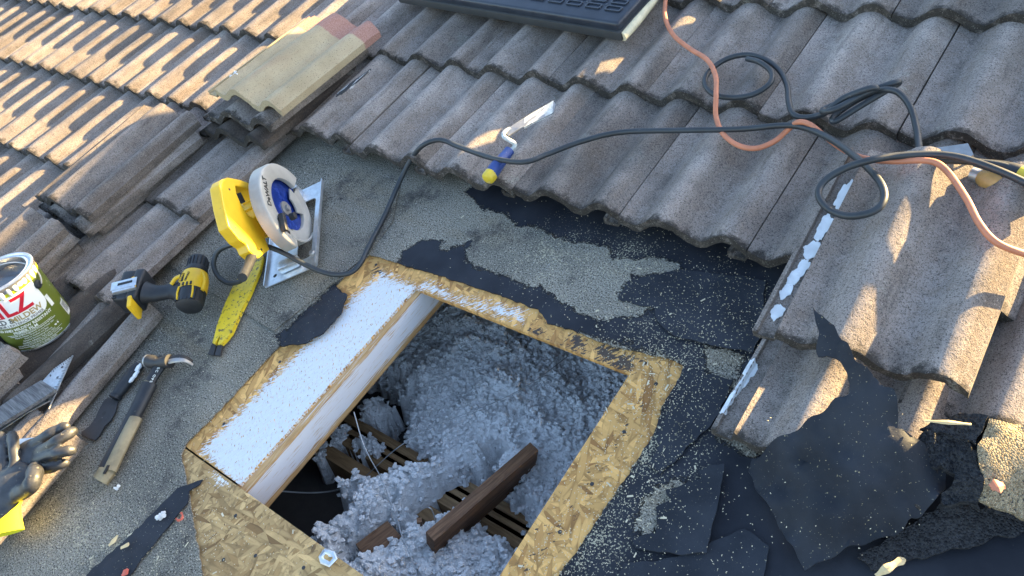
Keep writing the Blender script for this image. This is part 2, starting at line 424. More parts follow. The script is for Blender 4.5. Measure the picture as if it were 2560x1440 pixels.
def mat_insul():
    m = Mat('loose_fill_wool', rough=1, spec=.05); n = m.noise(60, 5, .7); n2 = m.noise(14, 4)
    b = m.mix(m.smooth(n, .25, .55), (.84, .84, .84), (.97, .97, .97)); b = m.mix(m.ma('MULTIPLY', m.smooth(n2, .6, .74), .25), b, (.6, .54, .44))
    b = m.mix(m.smooth(m.noise(120, 2, .6), .71, .75), b, (.08, .07, .07))
    m.col(b); m.b.inputs['Subsurface Weight'].default_value = 0
    p = m.bump(m.noise(220, 4, .75), .9, .006); m.bump(n, .9, .015, p); return m.m
MT_INS = mat_insul()
def flat(name, col, rough=.5, metal=0.0, var=.12, sc=30, wear=None, bump=0.0, spec=.5):
    m = Mat(name, col, rough, metal, spec); n = m.noise(sc, 4, .6)
    b = m.mix(m.smooth(n, .3, .7), tuple(k * (1 - var) for k in col), tuple(min(1, k * (1 + var)) for k in col))
    if wear: b = m.mix(m.ma('MULTIPLY', m.smooth(m.noise(sc * 2.3, 5, .7), wear[1], wear[1] + .06), .85), b, wear[0])
    m.col(b); m.rough(m.ma('MULTIPLY_ADD', n, .2, rough - .1))
    if bump: m.bump(m.noise(sc * 8, 3, .6), bump, .001)
    return m.m
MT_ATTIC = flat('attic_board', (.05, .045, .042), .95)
MT_STUCCO = flat('stucco', (.42, .37, .3), .95, bump=.5)
MT_GROUND = flat('dry_ground', (.16, .14, .1), .98, sc=2)

# ================================================================ SETTING
W, EXP, LEN, THK, AMP = .305, .394, .47, .022, .0375
KN = [(0, .36), (.045, .2), (.11, .02), (.15, .03), (.22, .45), (.28, .85), (.34, 1), (.40, .93), (.47, .66), (.55, .25), (.61, .04), (.655, .0), (.70, .2), (.76, .68), (.82, .93), (.87, .95), (.92, .78), (.96, .52), (1.0, .3)]
def prof(f):
    for (a, ha), (b, hb) in zip(KN, KN[1:]):
        if f <= b:
            t = max(0, (f - a) / (b - a)); t = t * t * (3 - 2 * t) * .35 + t * .65; return ha + (hb - ha) * t
    return KN[-1][1]
def tile_mesh(name, mat, seed, broken=None, y0=0.0, y1=LEN):
    xs = [(-.042, .017), (-.034, .019), (-.032, .010), (-.004, .009)]
    nx = 34
    xs += [(.003 + (W - .003) * i / nx, THK + AMP * prof(i / nx)) for i in range(nx + 1)]
    ny = 10; V = []; F = []
    nX = len(xs)
    for side in (0, 1):
        for j in range(ny + 1):
            t = j / ny
            for i, (x, z) in enumerate(xs):
                y = y0 + (y1 - y0) * t
                q = Vector((x * 22 + seed * 9.1, y * 9, seed * 3.3))
                zz = z + .0016 * noise.noise(q)
                if side:
                    zz = max(.0, z - THK + .0012 * noise.noise(q * 1.4)) if x > 0 else .0
                    if x < 0: zz = 0.0
                if j == 0:
                    e = .0035 * noise.noise(Vector((x * 70 + seed * 5, seed, side * .6))) + .0025 * noise.noise(Vector((x * 190, seed * 2.1, side)))
                    y += e
                    if not side: zz -= .0012
                if j == ny:
                    y += (.003 if broken is None else broken) * noise.noise(Vector((x * 45 + seed, side * .4, 7)))
                    if broken is None and x > 0: zz -= .003 if not side else 0; y -= .010 * max(0, (abs(x / W - .5) * 2 - .75)) * 4
                if not side and x > 0 and 0 < j < ny: zz += 0
                V.append((x, y, zz))
    o2 = (ny + 1) * nX
    for j in range(ny):
        for i in range(nX - 1):
            a = j * nX + i
            F.append((a, a + 1, a + nX + 1, a + nX)); F.append((o2 + a, o2 + a + nX, o2 + a + nX + 1, o2 + a + 1))
    for j in range(ny):
        a = j * nX; F.append((a, a + nX, o2 + a + nX, o2 + a)); b = a + nX - 1; F.append((b + nX, b, o2 + b, o2 + b + nX))
    for i in range(nX - 1):
        F.append((i + 1, i, o2 + i, o2 + i + 1)); b = ny * nX + i; F.append((b, b + 1, o2 + b + 1, o2 + b))
    me = bpy.data.meshes.new(name); me.from_pydata(V, [], F); me.update(); me.materials.append(mat); me.shade_smooth(); me.set_sharp_from_angle(angle=R_(42))
    return me
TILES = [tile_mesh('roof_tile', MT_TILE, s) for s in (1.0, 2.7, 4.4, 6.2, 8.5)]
TILT = math.atan(.024 / EXP)

# attic frame: level floor below the sloping deck
UPR = Vector((0, math.sin(PITCH), math.cos(PITCH)))
AT0 = Vector((.8, -.6, 0)) - UPR * .43
AT = frame(AT0, (1, 0, 0), z=UPR)
def PA(x, y, h=0.0):
    "photo pixel -> point in the attic frame at height h above the attic floor"
    d = Vector(((x - 1280) / FOC, (y - 720) / FOC, 1)); d = Vector((UD.dot(d), VD.dot(d), WD.dot(d)))
    o = AT.inverted() @ CAM; dd = AT.to_3x3().inverted() @ d
    return o + dd * ((h - o.z) / dd.z)

HV = -.906
# the cut sheathing is two panels; the second starts at the seam below the opening
def osb_paint(x, y):
    poly = [P2(1062, 722), P2(955, 680), P2(888, 735), P2(495, 1130), P2(565, 1210), P2(630, 1235)]
    poly2 = [P2(975, 690), P2(1060, 690), P2(1150, 735), P2(1320, 770), P2(1310, 815), P2(1150, 765), P2(1035, 725)]
    return max(sdist(poly, x, y), sdist(poly2, x, y) - .008 if x > .50 else -.1)
def osb_tar(x, y):
    t = -.09
    for (px, py, r) in ((943, 680, .02), (1440, 860, .045), (1560, 905, .05), (1340, 830, .03), (1520, 880, .05)):
        c = P2(px, py); t = max(t, r * .5 - math.hypot(x - c[0], y - c[1]))
    poly = [P2(1700, 930), P2(1600, 1060), P2(1480, 1260), P2(1330, 1440), P2(1250, 1440), P2(1500, 1130), P2(1580, 1000)]
    t = max(t, min(sdist(poly, x, y), .012) - .026); return t
def plain(name, outer, holes, z, th, mat, parent=None): return sheet(name, outer, holes, 5.0, lambda x, y: z, th, mat, parent)
roof = struct(plain('roof_deck', [(-7, -3.2), (6, -3.2), (6, 6), (-7, 6)], [[(.08, -1.5), (1.5, -1.5), (1.5, -.08), (.08, -.08)]], -.0005, .0115, flat('plain_roll_roofing', (.15, .145, .125), .95, var=.3, sc=160, wear=((.03, .03, .03), .55), bump=.5)))
osb1 = sheet('osb_panel', [(.08, HV), (.447, HV), (.492, -.309), (1.108, -.316), (1.096, HV), (1.5, HV), (1.5, -.08), (.08, -.08)], [], .011, lambda x, y: 0, .012, MT_OSB, roof, {'paint': osb_paint, 'tar': osb_tar})
def low_paint(x, y):
    c = P2(560, 1190); return .035 - math.hypot(x - c[0], (y - c[1]) * 1.2)
osb2 = sheet('osb_panel', [(.08, -1.5), (1.5, -1.5), (1.5, HV - .004), (.08, HV - .004)], [], .03, lambda x, y: .0015, .012, MT_OSB2, roof, {'paint': low_paint})

# granulated roll roofing with its torn hole
hole = [(925, 640), (1000, 662), (1100, 690), (1250, 740), (1345, 775), (1370, 810), (1440, 830), (1478, 848), (1530, 870), (1610, 885), (1690, 905), (1712, 918), (1690, 965), (1660, 1010), (1640, 1080), (1590, 1160), (1530, 1250), (1470, 1340), (1400, 1440), (1330, 1560), (600, 1600), (510, 1440), (485, 1290), (470, 1200), (457, 1140), (470, 1110), (560, 1020), (610, 965), (700, 868), (760, 855), (800, 830), (850, 775), (862, 735), (840, 715), (870, 690)]
hole = ragged([P2(*p) for p in hole], .008, .0028, 70, 3.0)
g_black = [
    [(999, 660), (1010, 630), (1062, 604), (1111, 600), (1100, 630), (1137, 622), (1186, 604), (1164, 634), (1160, 656), (1224, 686), (1269, 694), (1314, 720), (1359, 724), (1385, 750), (1475, 799), (1494, 821), (1640, 890), (1300, 790), (1150, 730)],
    [(1165, 480), (1216, 529), (1261, 536), (1299, 566), (1351, 570), (1385, 592), (1437, 611), (1520, 615), (1535, 649), (1587, 652), (1647, 645), (1707, 667), (1692, 690), (1580, 694), (1546, 746), (1636, 769), (1621, 787), (1535, 802), (1490, 800), (1500, 830), (1700, 905), (1660, 1010), (1590, 1160), (1470, 1340), (1360, 1500), (1800, 1700), (2700, 1500), (2700, 900), (2000, 600), (1500, 440), (1250, 420)],
    [(690, 850), (760, 790), (850, 705), (880, 740), (850, 800), (780, 870), (720, 880)],
]
g_black = [[P2(*p) for p in q] for q in g_black]
g_grey = [[P2(*p) for p in q] for q in ([(1760, 862), (1865, 885), (1845, 960), (1810, 995), (1775, 960)], [(1785, 1090), (1860, 1050), (1990, 1050), (1955, 1140), (1860, 1140)], [(1630, 1340), (1590, 1330), (1600, 1260), (1660, 1205), (1745, 1195), (1700, 1240), (1690, 1290)])]
def gran(x, y):
    return max(-.08, min(.08, max(-max(sdist(q, x, y) for q in g_black), max(sdist(q, x, y) for q in g_grey))))
osbc = [P2(1650, 900), P2(1750, 780), P2(1650, 1100), P2(1500, 1350), P2(1560, 640), P2(1820, 800), P2(1400, 640), P2(200, 1330), P2(300, 1400)]
def dust(x, y):
    return max(0, 1 - min(math.hypot(x - c[0], y - c[1]) for c in osbc) / .22)
def rz(x, y):
    g = gran(x, y)
    return .0045 + .0022 * max(0, min(1, g / .006)) + .0025 * noise.noise(Vector((x * 3.1, y * 3.1, 2))) * min(1, max(0, abs(x - .7) - .2)) + .0008 * noise.noise(Vector((x * 30, y * 30, 0)))
felt = struct(sheet('roll_roofing', [(-.75, -1.75), (2.2, -1.75), (2.2, .3), (-.75, .3)], [hole], .014, rz, .004, MT_ROLL, None, {'gran': gran, 'dust': dust}))
lap = sheet('roll_roofing_lap', ragged([P2(*p) for p in [(340, 615), (690, 833), (845, 706), (922, 642), (985, 560), (1010, 430), (990, 395), (800, 370), (500, 540)]], .01, .0015, 40, 1.0), [], .02, lambda x, y: rz(x, y) + .004, .0035, MT_ROLL, None, {'gran': lambda x, y: .05, 'dust': lambda x, y: 0.0}); struct(lap)
# laid tiles: every one is a part of the roof
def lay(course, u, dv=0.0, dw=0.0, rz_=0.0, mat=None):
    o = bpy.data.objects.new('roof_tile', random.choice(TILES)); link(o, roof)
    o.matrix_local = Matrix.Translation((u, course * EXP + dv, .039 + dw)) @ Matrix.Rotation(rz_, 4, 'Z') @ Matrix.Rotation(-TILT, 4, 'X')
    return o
rt = random.Random(5)
for c in range(-4, 6):
    off = {0: 0, 1: .159, 2: .015, 3: .16, 4: .01, 5: .17, -1: 0, -2: .15, -3: .02, -4: .16}[c]
    for k in range(-20, 13):
        u = k * W + off
        if u < -5.2 + c * .15 or u > 3.3: continue
        if c == -1 and -.31 < u < 1.2: continue
        if c == -1 and u > 1.4: lay(c, u + .1, .18, .002); continue
        if c == -1 and u > 1.2: u += .1
        if c == -2 and -.95 < u: continue
        if c <= -3 and u > -1.15: continue
        if c == 0 and -.01 < u + W < .01: lay(c, u - .006, .016, .002, .006); continue
        lay(c, u + rt.uniform(-.001, .001), rt.uniform(-.005, .005), rt.uniform(0, .0015), rt.uniform(-.006, .006))

# rafter below the cut edge, attic floor, joists, insulation
bm = bmesh.new(); b_box(bm, (0, 0, -.049), (2.6, .038, .089), None, .002)
ra = bm_obj('rafter', bm, MT_RAFTER); ra.matrix_world = frame((.472, -.55, -.0035), (-.066, -1, 0), z=(0, 0, 1)); struct(ra)
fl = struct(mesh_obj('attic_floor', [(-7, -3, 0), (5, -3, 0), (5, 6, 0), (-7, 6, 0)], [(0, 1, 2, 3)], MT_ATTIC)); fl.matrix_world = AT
def board(name, a, b, h, t, z0, mat, tilt=0.0, label=None):
    "a board on edge from a to b (attic frame), h tall, t thick"
    a = Vector((a[0], a[1], z0)); b = Vector((b[0], b[1], z0)); L = (b - a).length
    bm = bmesh.new(); b_box(bm, (L / 2, 0, h / 2), (L, t, h), None, .0015)
    o = bm_obj(name, bm, mat); o.matrix_world = AT @ frame(a, b - a, z=(0, 0, 1)) @ Matrix.Rotation(tilt, 4, 'X'); return o

def up_box(name, u, v, su, sv, h, mat, rot=0.0):
    "an upright thing standing on the slope: base sunk below the deck, sides vertical"
    bm = bmesh.new(); b_box(bm, (0, 0, h / 2 - .25), (su, sv, h + .5), None, .006)
    o = bm_obj(name, bm, mat); o.matrix_world = frame((u, v, 0), (1, 0, 0), z=UPR) @ Matrix.Rotation(rot, 4, 'Z'); return o
ca_, sa_ = math.cos(SUN_AZ), math.sin(SUN_AZ)
def qs(q, s): return (q * ca_ + s * sa_, -q * sa_ + s * ca_)      # q across the sunlight, s towards the sun
def shade_wall(q0, q1, s, h, label):  # invented walls out of frame, added only to shade the middle of the roof
    "unseen stucco wall added on the roof to cast shade"
    a, b = Vector(qs(q0, s)), Vector(qs(q1, s)); L = (b - a).length; m = (a + b) / 2
    o = up_box('added_shade_wall', m.x, m.y, L, .14, h - .03, MT_STUCCO, math.atan2(b.y - a.y, b.x - a.x))
    bm = bmesh.new(); b_box(bm, (0, 0, h - .03), (L + .01, .17, .03), None, .005); bm_obj('shade_wall_cap', bm, MT_STUCCO, o); return tag(o, label, 'shade_wall')
shade_wall(-.56, .02, 1.75, .42, 'unseen stucco wall added beyond the black tray to cast shade')
shade_wall(.02, .335, 1.72, .47, 'narrow unseen stucco wall added between the two longer ones to cast shade')
shade_wall(.375, 1.22, 1.75, .285, 'long low unseen stucco wall added up the slope to cast shade')

# walls that close the attic
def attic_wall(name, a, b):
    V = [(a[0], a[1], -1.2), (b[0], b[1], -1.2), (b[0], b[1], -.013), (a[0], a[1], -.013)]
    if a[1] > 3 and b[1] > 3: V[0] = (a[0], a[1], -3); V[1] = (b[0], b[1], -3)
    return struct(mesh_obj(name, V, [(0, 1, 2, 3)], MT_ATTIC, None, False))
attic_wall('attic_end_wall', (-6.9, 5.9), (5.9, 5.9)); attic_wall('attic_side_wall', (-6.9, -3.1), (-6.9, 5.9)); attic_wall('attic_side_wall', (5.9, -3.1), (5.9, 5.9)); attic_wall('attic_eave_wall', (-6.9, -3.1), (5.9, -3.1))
# ---------------------------------------------------------------- attic seen through the opening
ja, jb = PA(820, 1040, .09), PA(1080, 1190, .09); jd = (jb - ja); jd.z = 0; jd.normalize(); jn = Vector((-jd.y, jd.x, 0))
for px, py in ((930, 1110), (880, 1165), (1260, 1330), (1255, 1270)):
    c = PA(px, py, .09); o = board('joist', c - jd * 1.3, c + jd * 1.3, .09, .038, 0, MT_PINE); struct(o)
ba, bb = PA(1042, 1300, .26), PA(1305, 1078, .26)
bo = board('attic_board', ba, bb, .115, .028, .125, MT_REDWOOD, .32)
tag(bo, 'dark brown board lying tilted in the white loose insulation', 'board')
for nm, pts, lab in (('splinter', [PA(1048, 1300, .2), PA(1056, 1345, .12)], 'short split stick standing in the insulation under the brown board'),):
    bm = bmesh.new(); b_tube(bm, pts, .008, 4); o = bm_obj(nm, bm, MT_REDWOOD); o.matrix_world = AT; tag(o, lab, 'stick')
o = board('wood_offcut', PA(905, 1380, .14), PA(985, 1320, .14), .03, .06, .11, MT_REDWOOD); tag(o, 'small brown offcut half buried in insulation near the metal clip', 'offcut')
ip = [(640, 560), (1100, 480), (1900, 760), (1850, 1100), (1400, 1560), (860, 1540), (780, 1420), (780, 1345), (784, 1324), (838, 1300), (879, 1273), (845, 1243), (896, 1185), (954, 1195), (1015, 1168), (1073, 1154), (1039, 1120), (995, 1103), (1002, 1062), (1010, 1000), (985, 950), (900, 900)]
ip = [PA(*p, .12) for p in ip]
isl = [([(886, 1103), (930, 1095), (962, 1112), (950, 1142), (905, 1140)], .7), ([(905, 1035), (945, 1010), (985, 1020), (960, 1050), (940, 1062)], .8), ([(835, 1085), (870, 1070), (880, 1100), (840, 1115)], .6), ([(780, 1100), (830, 1110), (800, 1150)], .5)]
isl = [([PA(*p, .09) for p in q], k) for q, k in isl]
ih = [[PA(*p, .1) for p in q] for q in ([(1195, 1235), (1275, 1248), (1312, 1330), (1290, 1370), (1215, 1320)], [(1040, 1290), (1070, 1320), (1180, 1240), (1260, 1160), (1180, 1200)], [(900, 1395), (985, 1330), (990, 1370), (920, 1400)])]
def fbm(x, y, z=0.0):
    q = Vector((x, y, z)); return noise.fractal(q * 9, .7, 2.1, 5)
def insz(x, y):
    n = fbm(x, y); d = sdist(ip, x, y)
    for h in ih: d = min(d, -sdist(h, x, y))
    d += .03 * noise.fractal(Vector((x, y, 4)) * 24, .8, 2.0, 4)
    t = max(0, min(1, d / .07)); z = (t * (2 - t)) ** .6 * (.17 + .06 * noise.noise(Vector((x * 3.3, y * 3.3, 1))))
    for q, k in isl:
        e = sdist(q, x, y) + .02 * noise.fractal(Vector((x, y, 9)) * 30, .8, 2, 3)
        if e > -.005: z = max(z, .09 + .035 * k * min(1, (e + .005) / .02))
    if z < .004: return -.01
    k = noise.cell(Vector((x * 60, y * 60, 0)))
    return z + .026 * n * min(1, z / .05) + .012 * abs(noise.noise(Vector((x * 55, y * 55, 3)))) + .007 * noise.noise(Vector((x * 130, y * 130, 3)))
N1 = 265; x0, x1, y0, y1 = -.85, 1.0, -.62, 1.23
V = []; F = []
for j in range(N1 + 1):
    for i in range(N1 + 1):
        x = x0 + (x1 - x0) * i / N1; y = y0 + (y1 - y0) * j / N1; V.append((x, y, insz(x, y)))
for j in range(N1):
    for i in range(N1):
        a = j * (N1 + 1) + i
        if max(V[a][2], V[a + 1][2], V[a + N1 + 1][2], V[a + N1 + 2][2]) > -.005: F.append((a, a + 1, a + N1 + 2, a + N1 + 1))
# tufts
bm = bmesh.new(); bmesh.ops.create_icosphere(bm, subdivisions=1, radius=1); iv = [v.co.copy() for v in bm.verts]; bm.verts.index_update(); itri = [[v.index for v in f.verts] for f in bm.faces]; bm.free()
ri = random.Random(11); cnt = 0
NV = len(V)
while cnt < 15000:
    i = ri.randrange(NV); x, y, z = V[i]
    if z < .02: continue
    cnt += 1; r = ri.uniform(.003, .0085); s = len(V); c = Vector((x + ri.uniform(-.006, .006), y + ri.uniform(-.006, .006), z + r * ri.uniform(.0, .8)))
    for v in iv:
        k = 1 + .7 * noise.noise(v * 1.7 + Vector((cnt * 1.3, 0, 0))); V.append(tuple(c + Vector((v.x, v.y, v.z * .75)) * r * k))
    F += [tuple(t + s for t in f) for f in itri]
ins = stuff(mesh_obj('loose_insulation', V, F, MT_INS)); ins.matrix_world = AT
ins['label'] = 'white fluffy loose fill insulation on the attic floor'
MT_STRING = flat('pale_wire', (.3, .31, .32), .5)
for pts, lab, r in (([(885, 1030, .35), (905, 1100, .33), (925, 1145, .3), (955, 1200, .24), (990, 1290, .21), (1005, 1340, .2), (1030, 1400, .2), (1045, 1450, .2)], 'thin pale wire hanging across the attic past the brown board end', .0012),
                    ([(915, 1190, .1), (1000, 1115, .2), (1100, 1060, .22), (1250, 1000, .22), (1340, 950, .22), (1420, 890, .2)], 'thin straight pale wire crossing over the deep insulation', .0011),
                    ([(700, 1228, .1), (770, 1232, .08), (830, 1228, .08), (885, 1212, .14)], 'pale curved cable on the bare dark attic floor', .002),
                    ([(1070, 1268, .27), (1080, 1275, .26), (1088, 1300, .2), (1092, 1322, .19)], 'short pale wire bent over the brown attic board', .0015)):
    bm = bmesh.new(); b_tube(bm, catmull([PA(*p) for p in pts], 6), r, 6); o = bm_obj('wire', bm, MT_STRING); o.matrix_world = AT; tag(o, lab, 'wire')

# ================================================================ loose tiles
def solve(px, w0, ref, dist, lo=-.12, hi=.12):
    "height near w0 at which the ray through px is dist away from ref"
    best = None
    for i in range(241):
        w = w0 + lo + (hi - lo) * i / 240
        if w < .012: continue
        e = abs((P(px[0], px[1], w) - ref).length - dist) + .15 * abs(w - w0)
        if best is None or e < best[0]: best = (e, w)
    return P(px[0], px[1], best[1])
def put_tile(me, M4, label, name='loose_tile', cat='roof tile', group=None):
    o = bpy.data.objects.new(name, me); link(o); o.matrix_world = M4
    return tag(o, label, cat, group)
def tile3(me, ll, lr, ur, w, label, **k):
    LR = P(*lr, w); LL = solve(ll, w + .02, LR, .347); UR = solve(ur, w, LR, .47, -.06, .06)
    y = (UR - LR).normalized(); x = (LR - LL); M4 = frame((0, 0, 0), x, y)
    M4 = Matrix.Translation(LR - M4.to_3x3() @ Vector((.305, 0, .034))) @ M4
    return put_tile(me, M4, label, **k)
def tile_ur(me, ur, w, yaw, label, pitch=0.0, roll=0.0, **k):
    R4 = Matrix.Rotation(yaw, 4, 'Z') @ Matrix.Rotation(pitch, 4, 'X') @ Matrix.Rotation(roll, 4, 'Y')
    M4 = Matrix.Translation(P(*ur, w) - R4.to_3x3() @ Vector((.305, .47, .034))) @ R4
    return put_tile(me, M4, label, **k)
TNEW = tile_mesh('roof_tile', MT_TILE_NEW, 12.0); TBR = [tile_mesh('roof_tile', MT_TILE, s, .012) for s in (15.0, 17.5)]
TDK = tile_mesh('roof_tile', MT_TILE_DARK, 21.0)
tile3(TDK, (490, 318), (653, 361), (872, 178), .11, 'dark brown tile at the bottom of the stack under the new tan tile')
tile3(TILES[1], (499, 280), (670, 316), (888, 140), .15, 'grey tile directly under the new tan tile with a pink end')
tile3(TNEW, (513, 215), (700, 276), (915, 66), .185, 'new tan roof tile with pink upper ends on top of its stack')
tile3(TILES[2], (110, 520), (244, 578), (505, 335), .105, 'grey tile at the bottom of the stack that has a sunlit top tile')
tile3(TILES[3], (85, 505), (212, 583), (471, 328), .135, 'middle grey tile of the stack that has a sunlit top tile')
tile3(TILES[0], (75, 480), (216, 544), (475, 290), .17, 'half sunlit grey tile on top of the stack beside the regular rows')
for i, (ur, w, lab) in enumerate((((200, 613), .10, 'lowest grey tile of the stack behind the paint can'), ((185, 590), .135, 'middle grey tile of the stack behind the paint can'), ((162, 567), .17, 'uppermost chipped grey tile of the stack behind the paint can'))):
    tile_ur(TBR[i % 2], ur, w, R_(2 - i), lab)
for i, (ur, w, lab) in enumerate((((42, 958), .075, 'lowest pale broken tile of the stack below the paint can'), ((46, 926), .105, 'middle pale broken tile of the stack below the paint can'), ((52, 888), .135, 'uppermost pale broken tile of the stack below the paint can'))):
    tile_ur(TBR[(i + 1) % 2], ur, w, R_(3 * i - 4), lab)
for cc, u, dv in ((-2, -.606, .055), (-2, -.912, .02), (-3, -.86, .04), (-3, -.56, .10)):
    o = lay(cc, u, dv, .004, .012)
    if cc == -3: o.data = TDK
t4 = tile_ur(TILES[4], (402, 772), .04, R_(6), 'grey brown loose tile lying on the roofing under the drill battery', pitch=R_(-.5))
pc = tile_mesh('roof_tile', MT_TILE, 31.0, .008, .0, .30)
M4 = Matrix.Translation(P(203, 1098, .05)) @ Matrix.Rotation(R_(3), 4, 'Z') @ Matrix.Translation((-.305, -.30, -.034))
put_tile(pc, M4, 'broken half tile under the black work gloves')
# loose tile on the right with primer runs along its interlock
LLp, ULp, LRp = P(1880, 825, .132), P(2160, 402, .140), P(2392, 985, .128)
M4 = frame((0, 0, 0), LRp - LLp, ULp - LLp); M4 = Matrix.Translation(LLp - M4.to_3x3() @ Vector((-.042, 0, .017))) @ M4
lr_ = put_tile(TILES[2], M4, 'loose tile with white primer blobs down its flat left edge')
MT_PRIMER = flat('white_primer', (.62, .65, .67), .35, bump=.3)
def smear(parent, pts, w, name='primer_blob'):
    inv = parent.matrix_world.inverted()
    for (px, py, rl, rw) in pts:
        c = inv @ P(px, py, w); poly = []
        for i in range(40):
            a = 2 * math.pi * i / 40; k = 1 + .38 * noise.noise(Vector((math.cos(a) * 1.8 + px, math.sin(a) * 1.8, py * .1))) + .16 * noise.noise(Vector((a * 5, px, 3)))
            poly.append((c.x + rw * math.cos(a) * k, c.y + rl * math.sin(a) * k))
        poly = [(max(-.041, min(.0015, x)), y) for x, y in poly]
        def zf(x, y): return (.019 if x < -.034 else .0098 + .0095 * max(0, 1 - (x + .034) / .003)) + .0012 + .0012 * noise.noise(Vector((x * 300, y * 120, 0)))
        sheet(name, poly, [], .004, zf, .0015, MT_PRIMER, parent)
smear(lr_, [(2112, 492, .040, .013), (2062, 566, .030, .011), (2050, 590, .016, .008), (2030, 626, .02, .014), (2008, 668, .022, .009), (1985, 695, .022, .010), (1965, 728, .02, .009), (1942, 778, .02, .012)], .128)
# lower right tile (laid) also carries primer
bpy.context.view_layer.update()
lo = [o for o in roof.children if o.name.startswith('roof_tile') and abs(o.matrix_local.translation.x - 1.32) < .02 and abs(o.matrix_local.translation.y + EXP) < .02][0]
lo.matrix_local = Matrix.Translation((1.365, -EXP + .012, .03)) @ Matrix.Rotation(-TILT, 4, 'X')
bpy.context.view_layer.update()
smear(lo, [(1876, 915, .022, .010), (1862, 945, .016, .005), (1845, 968, .02, .004), (1825, 998, .02, .005), (1806, 1022, .012, .009)], .045)

# ================================================================ torn felt and shingle scraps
def scrap(name, pts, mat, label, thick=.003, spacing=.016, wob=.004, rag=.003, cat='felt scrap', attrs=None, seed=0.0, lump=0.0, ctrl=(), eps=1e-5):
    Q3 = [P(p[0], p[1], p[2]) for p in pts]; Q4 = Q3 + [P(*p) for p in ctrl]
    poly = ragged([(q.x, q.y) for q in Q3], .006, rag, 55, seed)
    def zf(x, y):
        sw = 0; sz = 0
        for q in Q4:
            d = (q.x - x) ** 2 + (q.y - y) ** 2 + eps; k = 1 / d ** 1.3; sw += k; sz += k * q.z
        z = sz / sw + wob * noise.noise(Vector((x * 9 + seed, y * 9, seed)))
        if lump: z += lump * noise.fractal(Vector((x * 45, y * 45, seed)), .7, 2, 4)
        return max(z, .0095 if thick < .004 else .012)
    o = sheet(name, poly, [], spacing, zf, thick, mat, None, attrs)
    # move the origin to the middle of the scrap
    c = Vector((sum(v.co.x for v in o.data.vertices), sum(v.co.y for v in o.data.vertices), sum(v.co.z for v in o.data.vertices))) / len(o.data.vertices)
    o.data.transform(Matrix.Translation(-c)); o.matrix_world = Matrix.Translation(c)
    return tag(o, label, cat)
scrap('felt_scrap', [(1546, 748, .010), (1636, 771, .010), (1642, 802, .011), (1690, 842, .012), (1750, 856, .012), (1880, 880, .014), (1900, 845, .014), (1915, 700, .012), (1700, 672, .011), (1572, 700, .010)], MT_FELT_DUSTY, 'black felt layer lapped below the tile edge, straight lower edge', .003, .02, .001, .0025, seed=2)
scrap('felt_scrap', [(1715, 922, .011), (1835, 948, .011), (1815, 1000, .012), (1790, 1050, .013), (1650, 1185, .012), (1622, 1160, .011), (1690, 985, .011)], MT_FELT_DUSTY, 'torn black felt flap beside the sawn board corner', .003, .016, .003, .004, seed=5)
scrap('felt_scrap', [(1922, 1365, .013), (1905, 1470, .013), (1500, 1540, .012), (1560, 1410, .012), (1700, 1392, .012), (1860, 1320, .013)], MT_FELT, 'flat black felt sheet peeking out below the bigger torn sheets', .003, .03, .001, .002, seed=6)
scrap('felt_scrap', [(1812, 1159, .022), (1790, 1275, .03), (1766, 1380, .024), (1700, 1383, .02), (1590, 1370, .013), (1578, 1340, .012), (1640, 1332, .012), (1646, 1292, .012), (1638, 1266, .013), (1680, 1247, .014), (1664, 1226, .014), (1705, 1214, .014), (1748, 1198, .015), (1745, 1176, .016), (1795, 1160, .02)], MT_FELT, 'small black felt sheet with one ragged side over grey granules', .0035, .014, .002, .0025, seed=8)
big = scrap('felt_scrap', [(2030, 765, .262), (2047, 830, .238), (2046, 890, .218), (2090, 905, .208), (2118, 938, .196), (2127, 966, .188), (2120, 990, .176), (2050, 1036, .152), (1975, 1084, .122), (1881, 1147, .04), (1873, 1180, .028), (1889, 1222, .028), (1950, 1322, .03), (2012, 1425, .024), (2069, 1402, .028), (2162, 1361, .034), (2237, 1342, .04), (2305, 1290, .05), (2365, 1222, .06), (2350, 1160, .08), (2279, 1091, .125), (2245, 1072, .15), (2245, 994, .195), (2234, 971, .205), (2155, 900, .238), (2118, 850, .252), (2085, 808, .258), (2055, 784, .262)], MT_FELT, 'large torn black felt sheet with a tall pointed corner against the loose tile', .003, .012, .003, .0026, seed=11, lump=.001, ctrl=((2045, 800, .25), (2065, 820, .246), (2070, 850, .24), (2080, 870, .232), (2100, 890, .225), (2130, 910, .22), (2150, 940, .21), (2180, 960, .205), (2180, 1020, .182), (2150, 990, .192), (2120, 1050, .165), (2040, 1090, .138), (2200, 1080, .152), (2120, 1130, .128), (2010, 1160, .095), (2200, 1180, .115), (2080, 1250, .088), (2250, 1250, .085), (1960, 1230, .062)), eps=5e-5)
scrap('felt_scrap', [(2147, 1392, .016), (2177, 1424, .014), (2300, 1395, .016), (2425, 1372, .02), (2500, 1342, .022), (2600, 1330, .024), (2600, 1230, .03), (2462, 1270, .034), (2365, 1255, .04), (2320, 1282, .034), (2240, 1335, .024)], MT_GRAN_DARK, 'dark granulated shingle strip with a torn edge below the large felt sheet', .004, .014, .004, .005, 'shingle scrap', seed=14)
scrap('crumbled_asphalt', [(2219, 1172, .085), (2290, 1122, .11), (2305, 1080, .12), (2400, 1072, .125), (2440, 1125, .12), (2445, 1165, .115), (2462, 1195, .11), (2446, 1225, .1), (2450, 1276, .075), (2372, 1262, .07), (2358, 1238, .075), (2385, 1190, .09), (2350, 1160, .1), (2260, 1182, .09)], MT_GRAN_DARK, 'lumpy crumbled black asphalt between the felt sheet and the tan shingle', .012, .007, .004, .006, 'asphalt', seed=17, lump=.011)
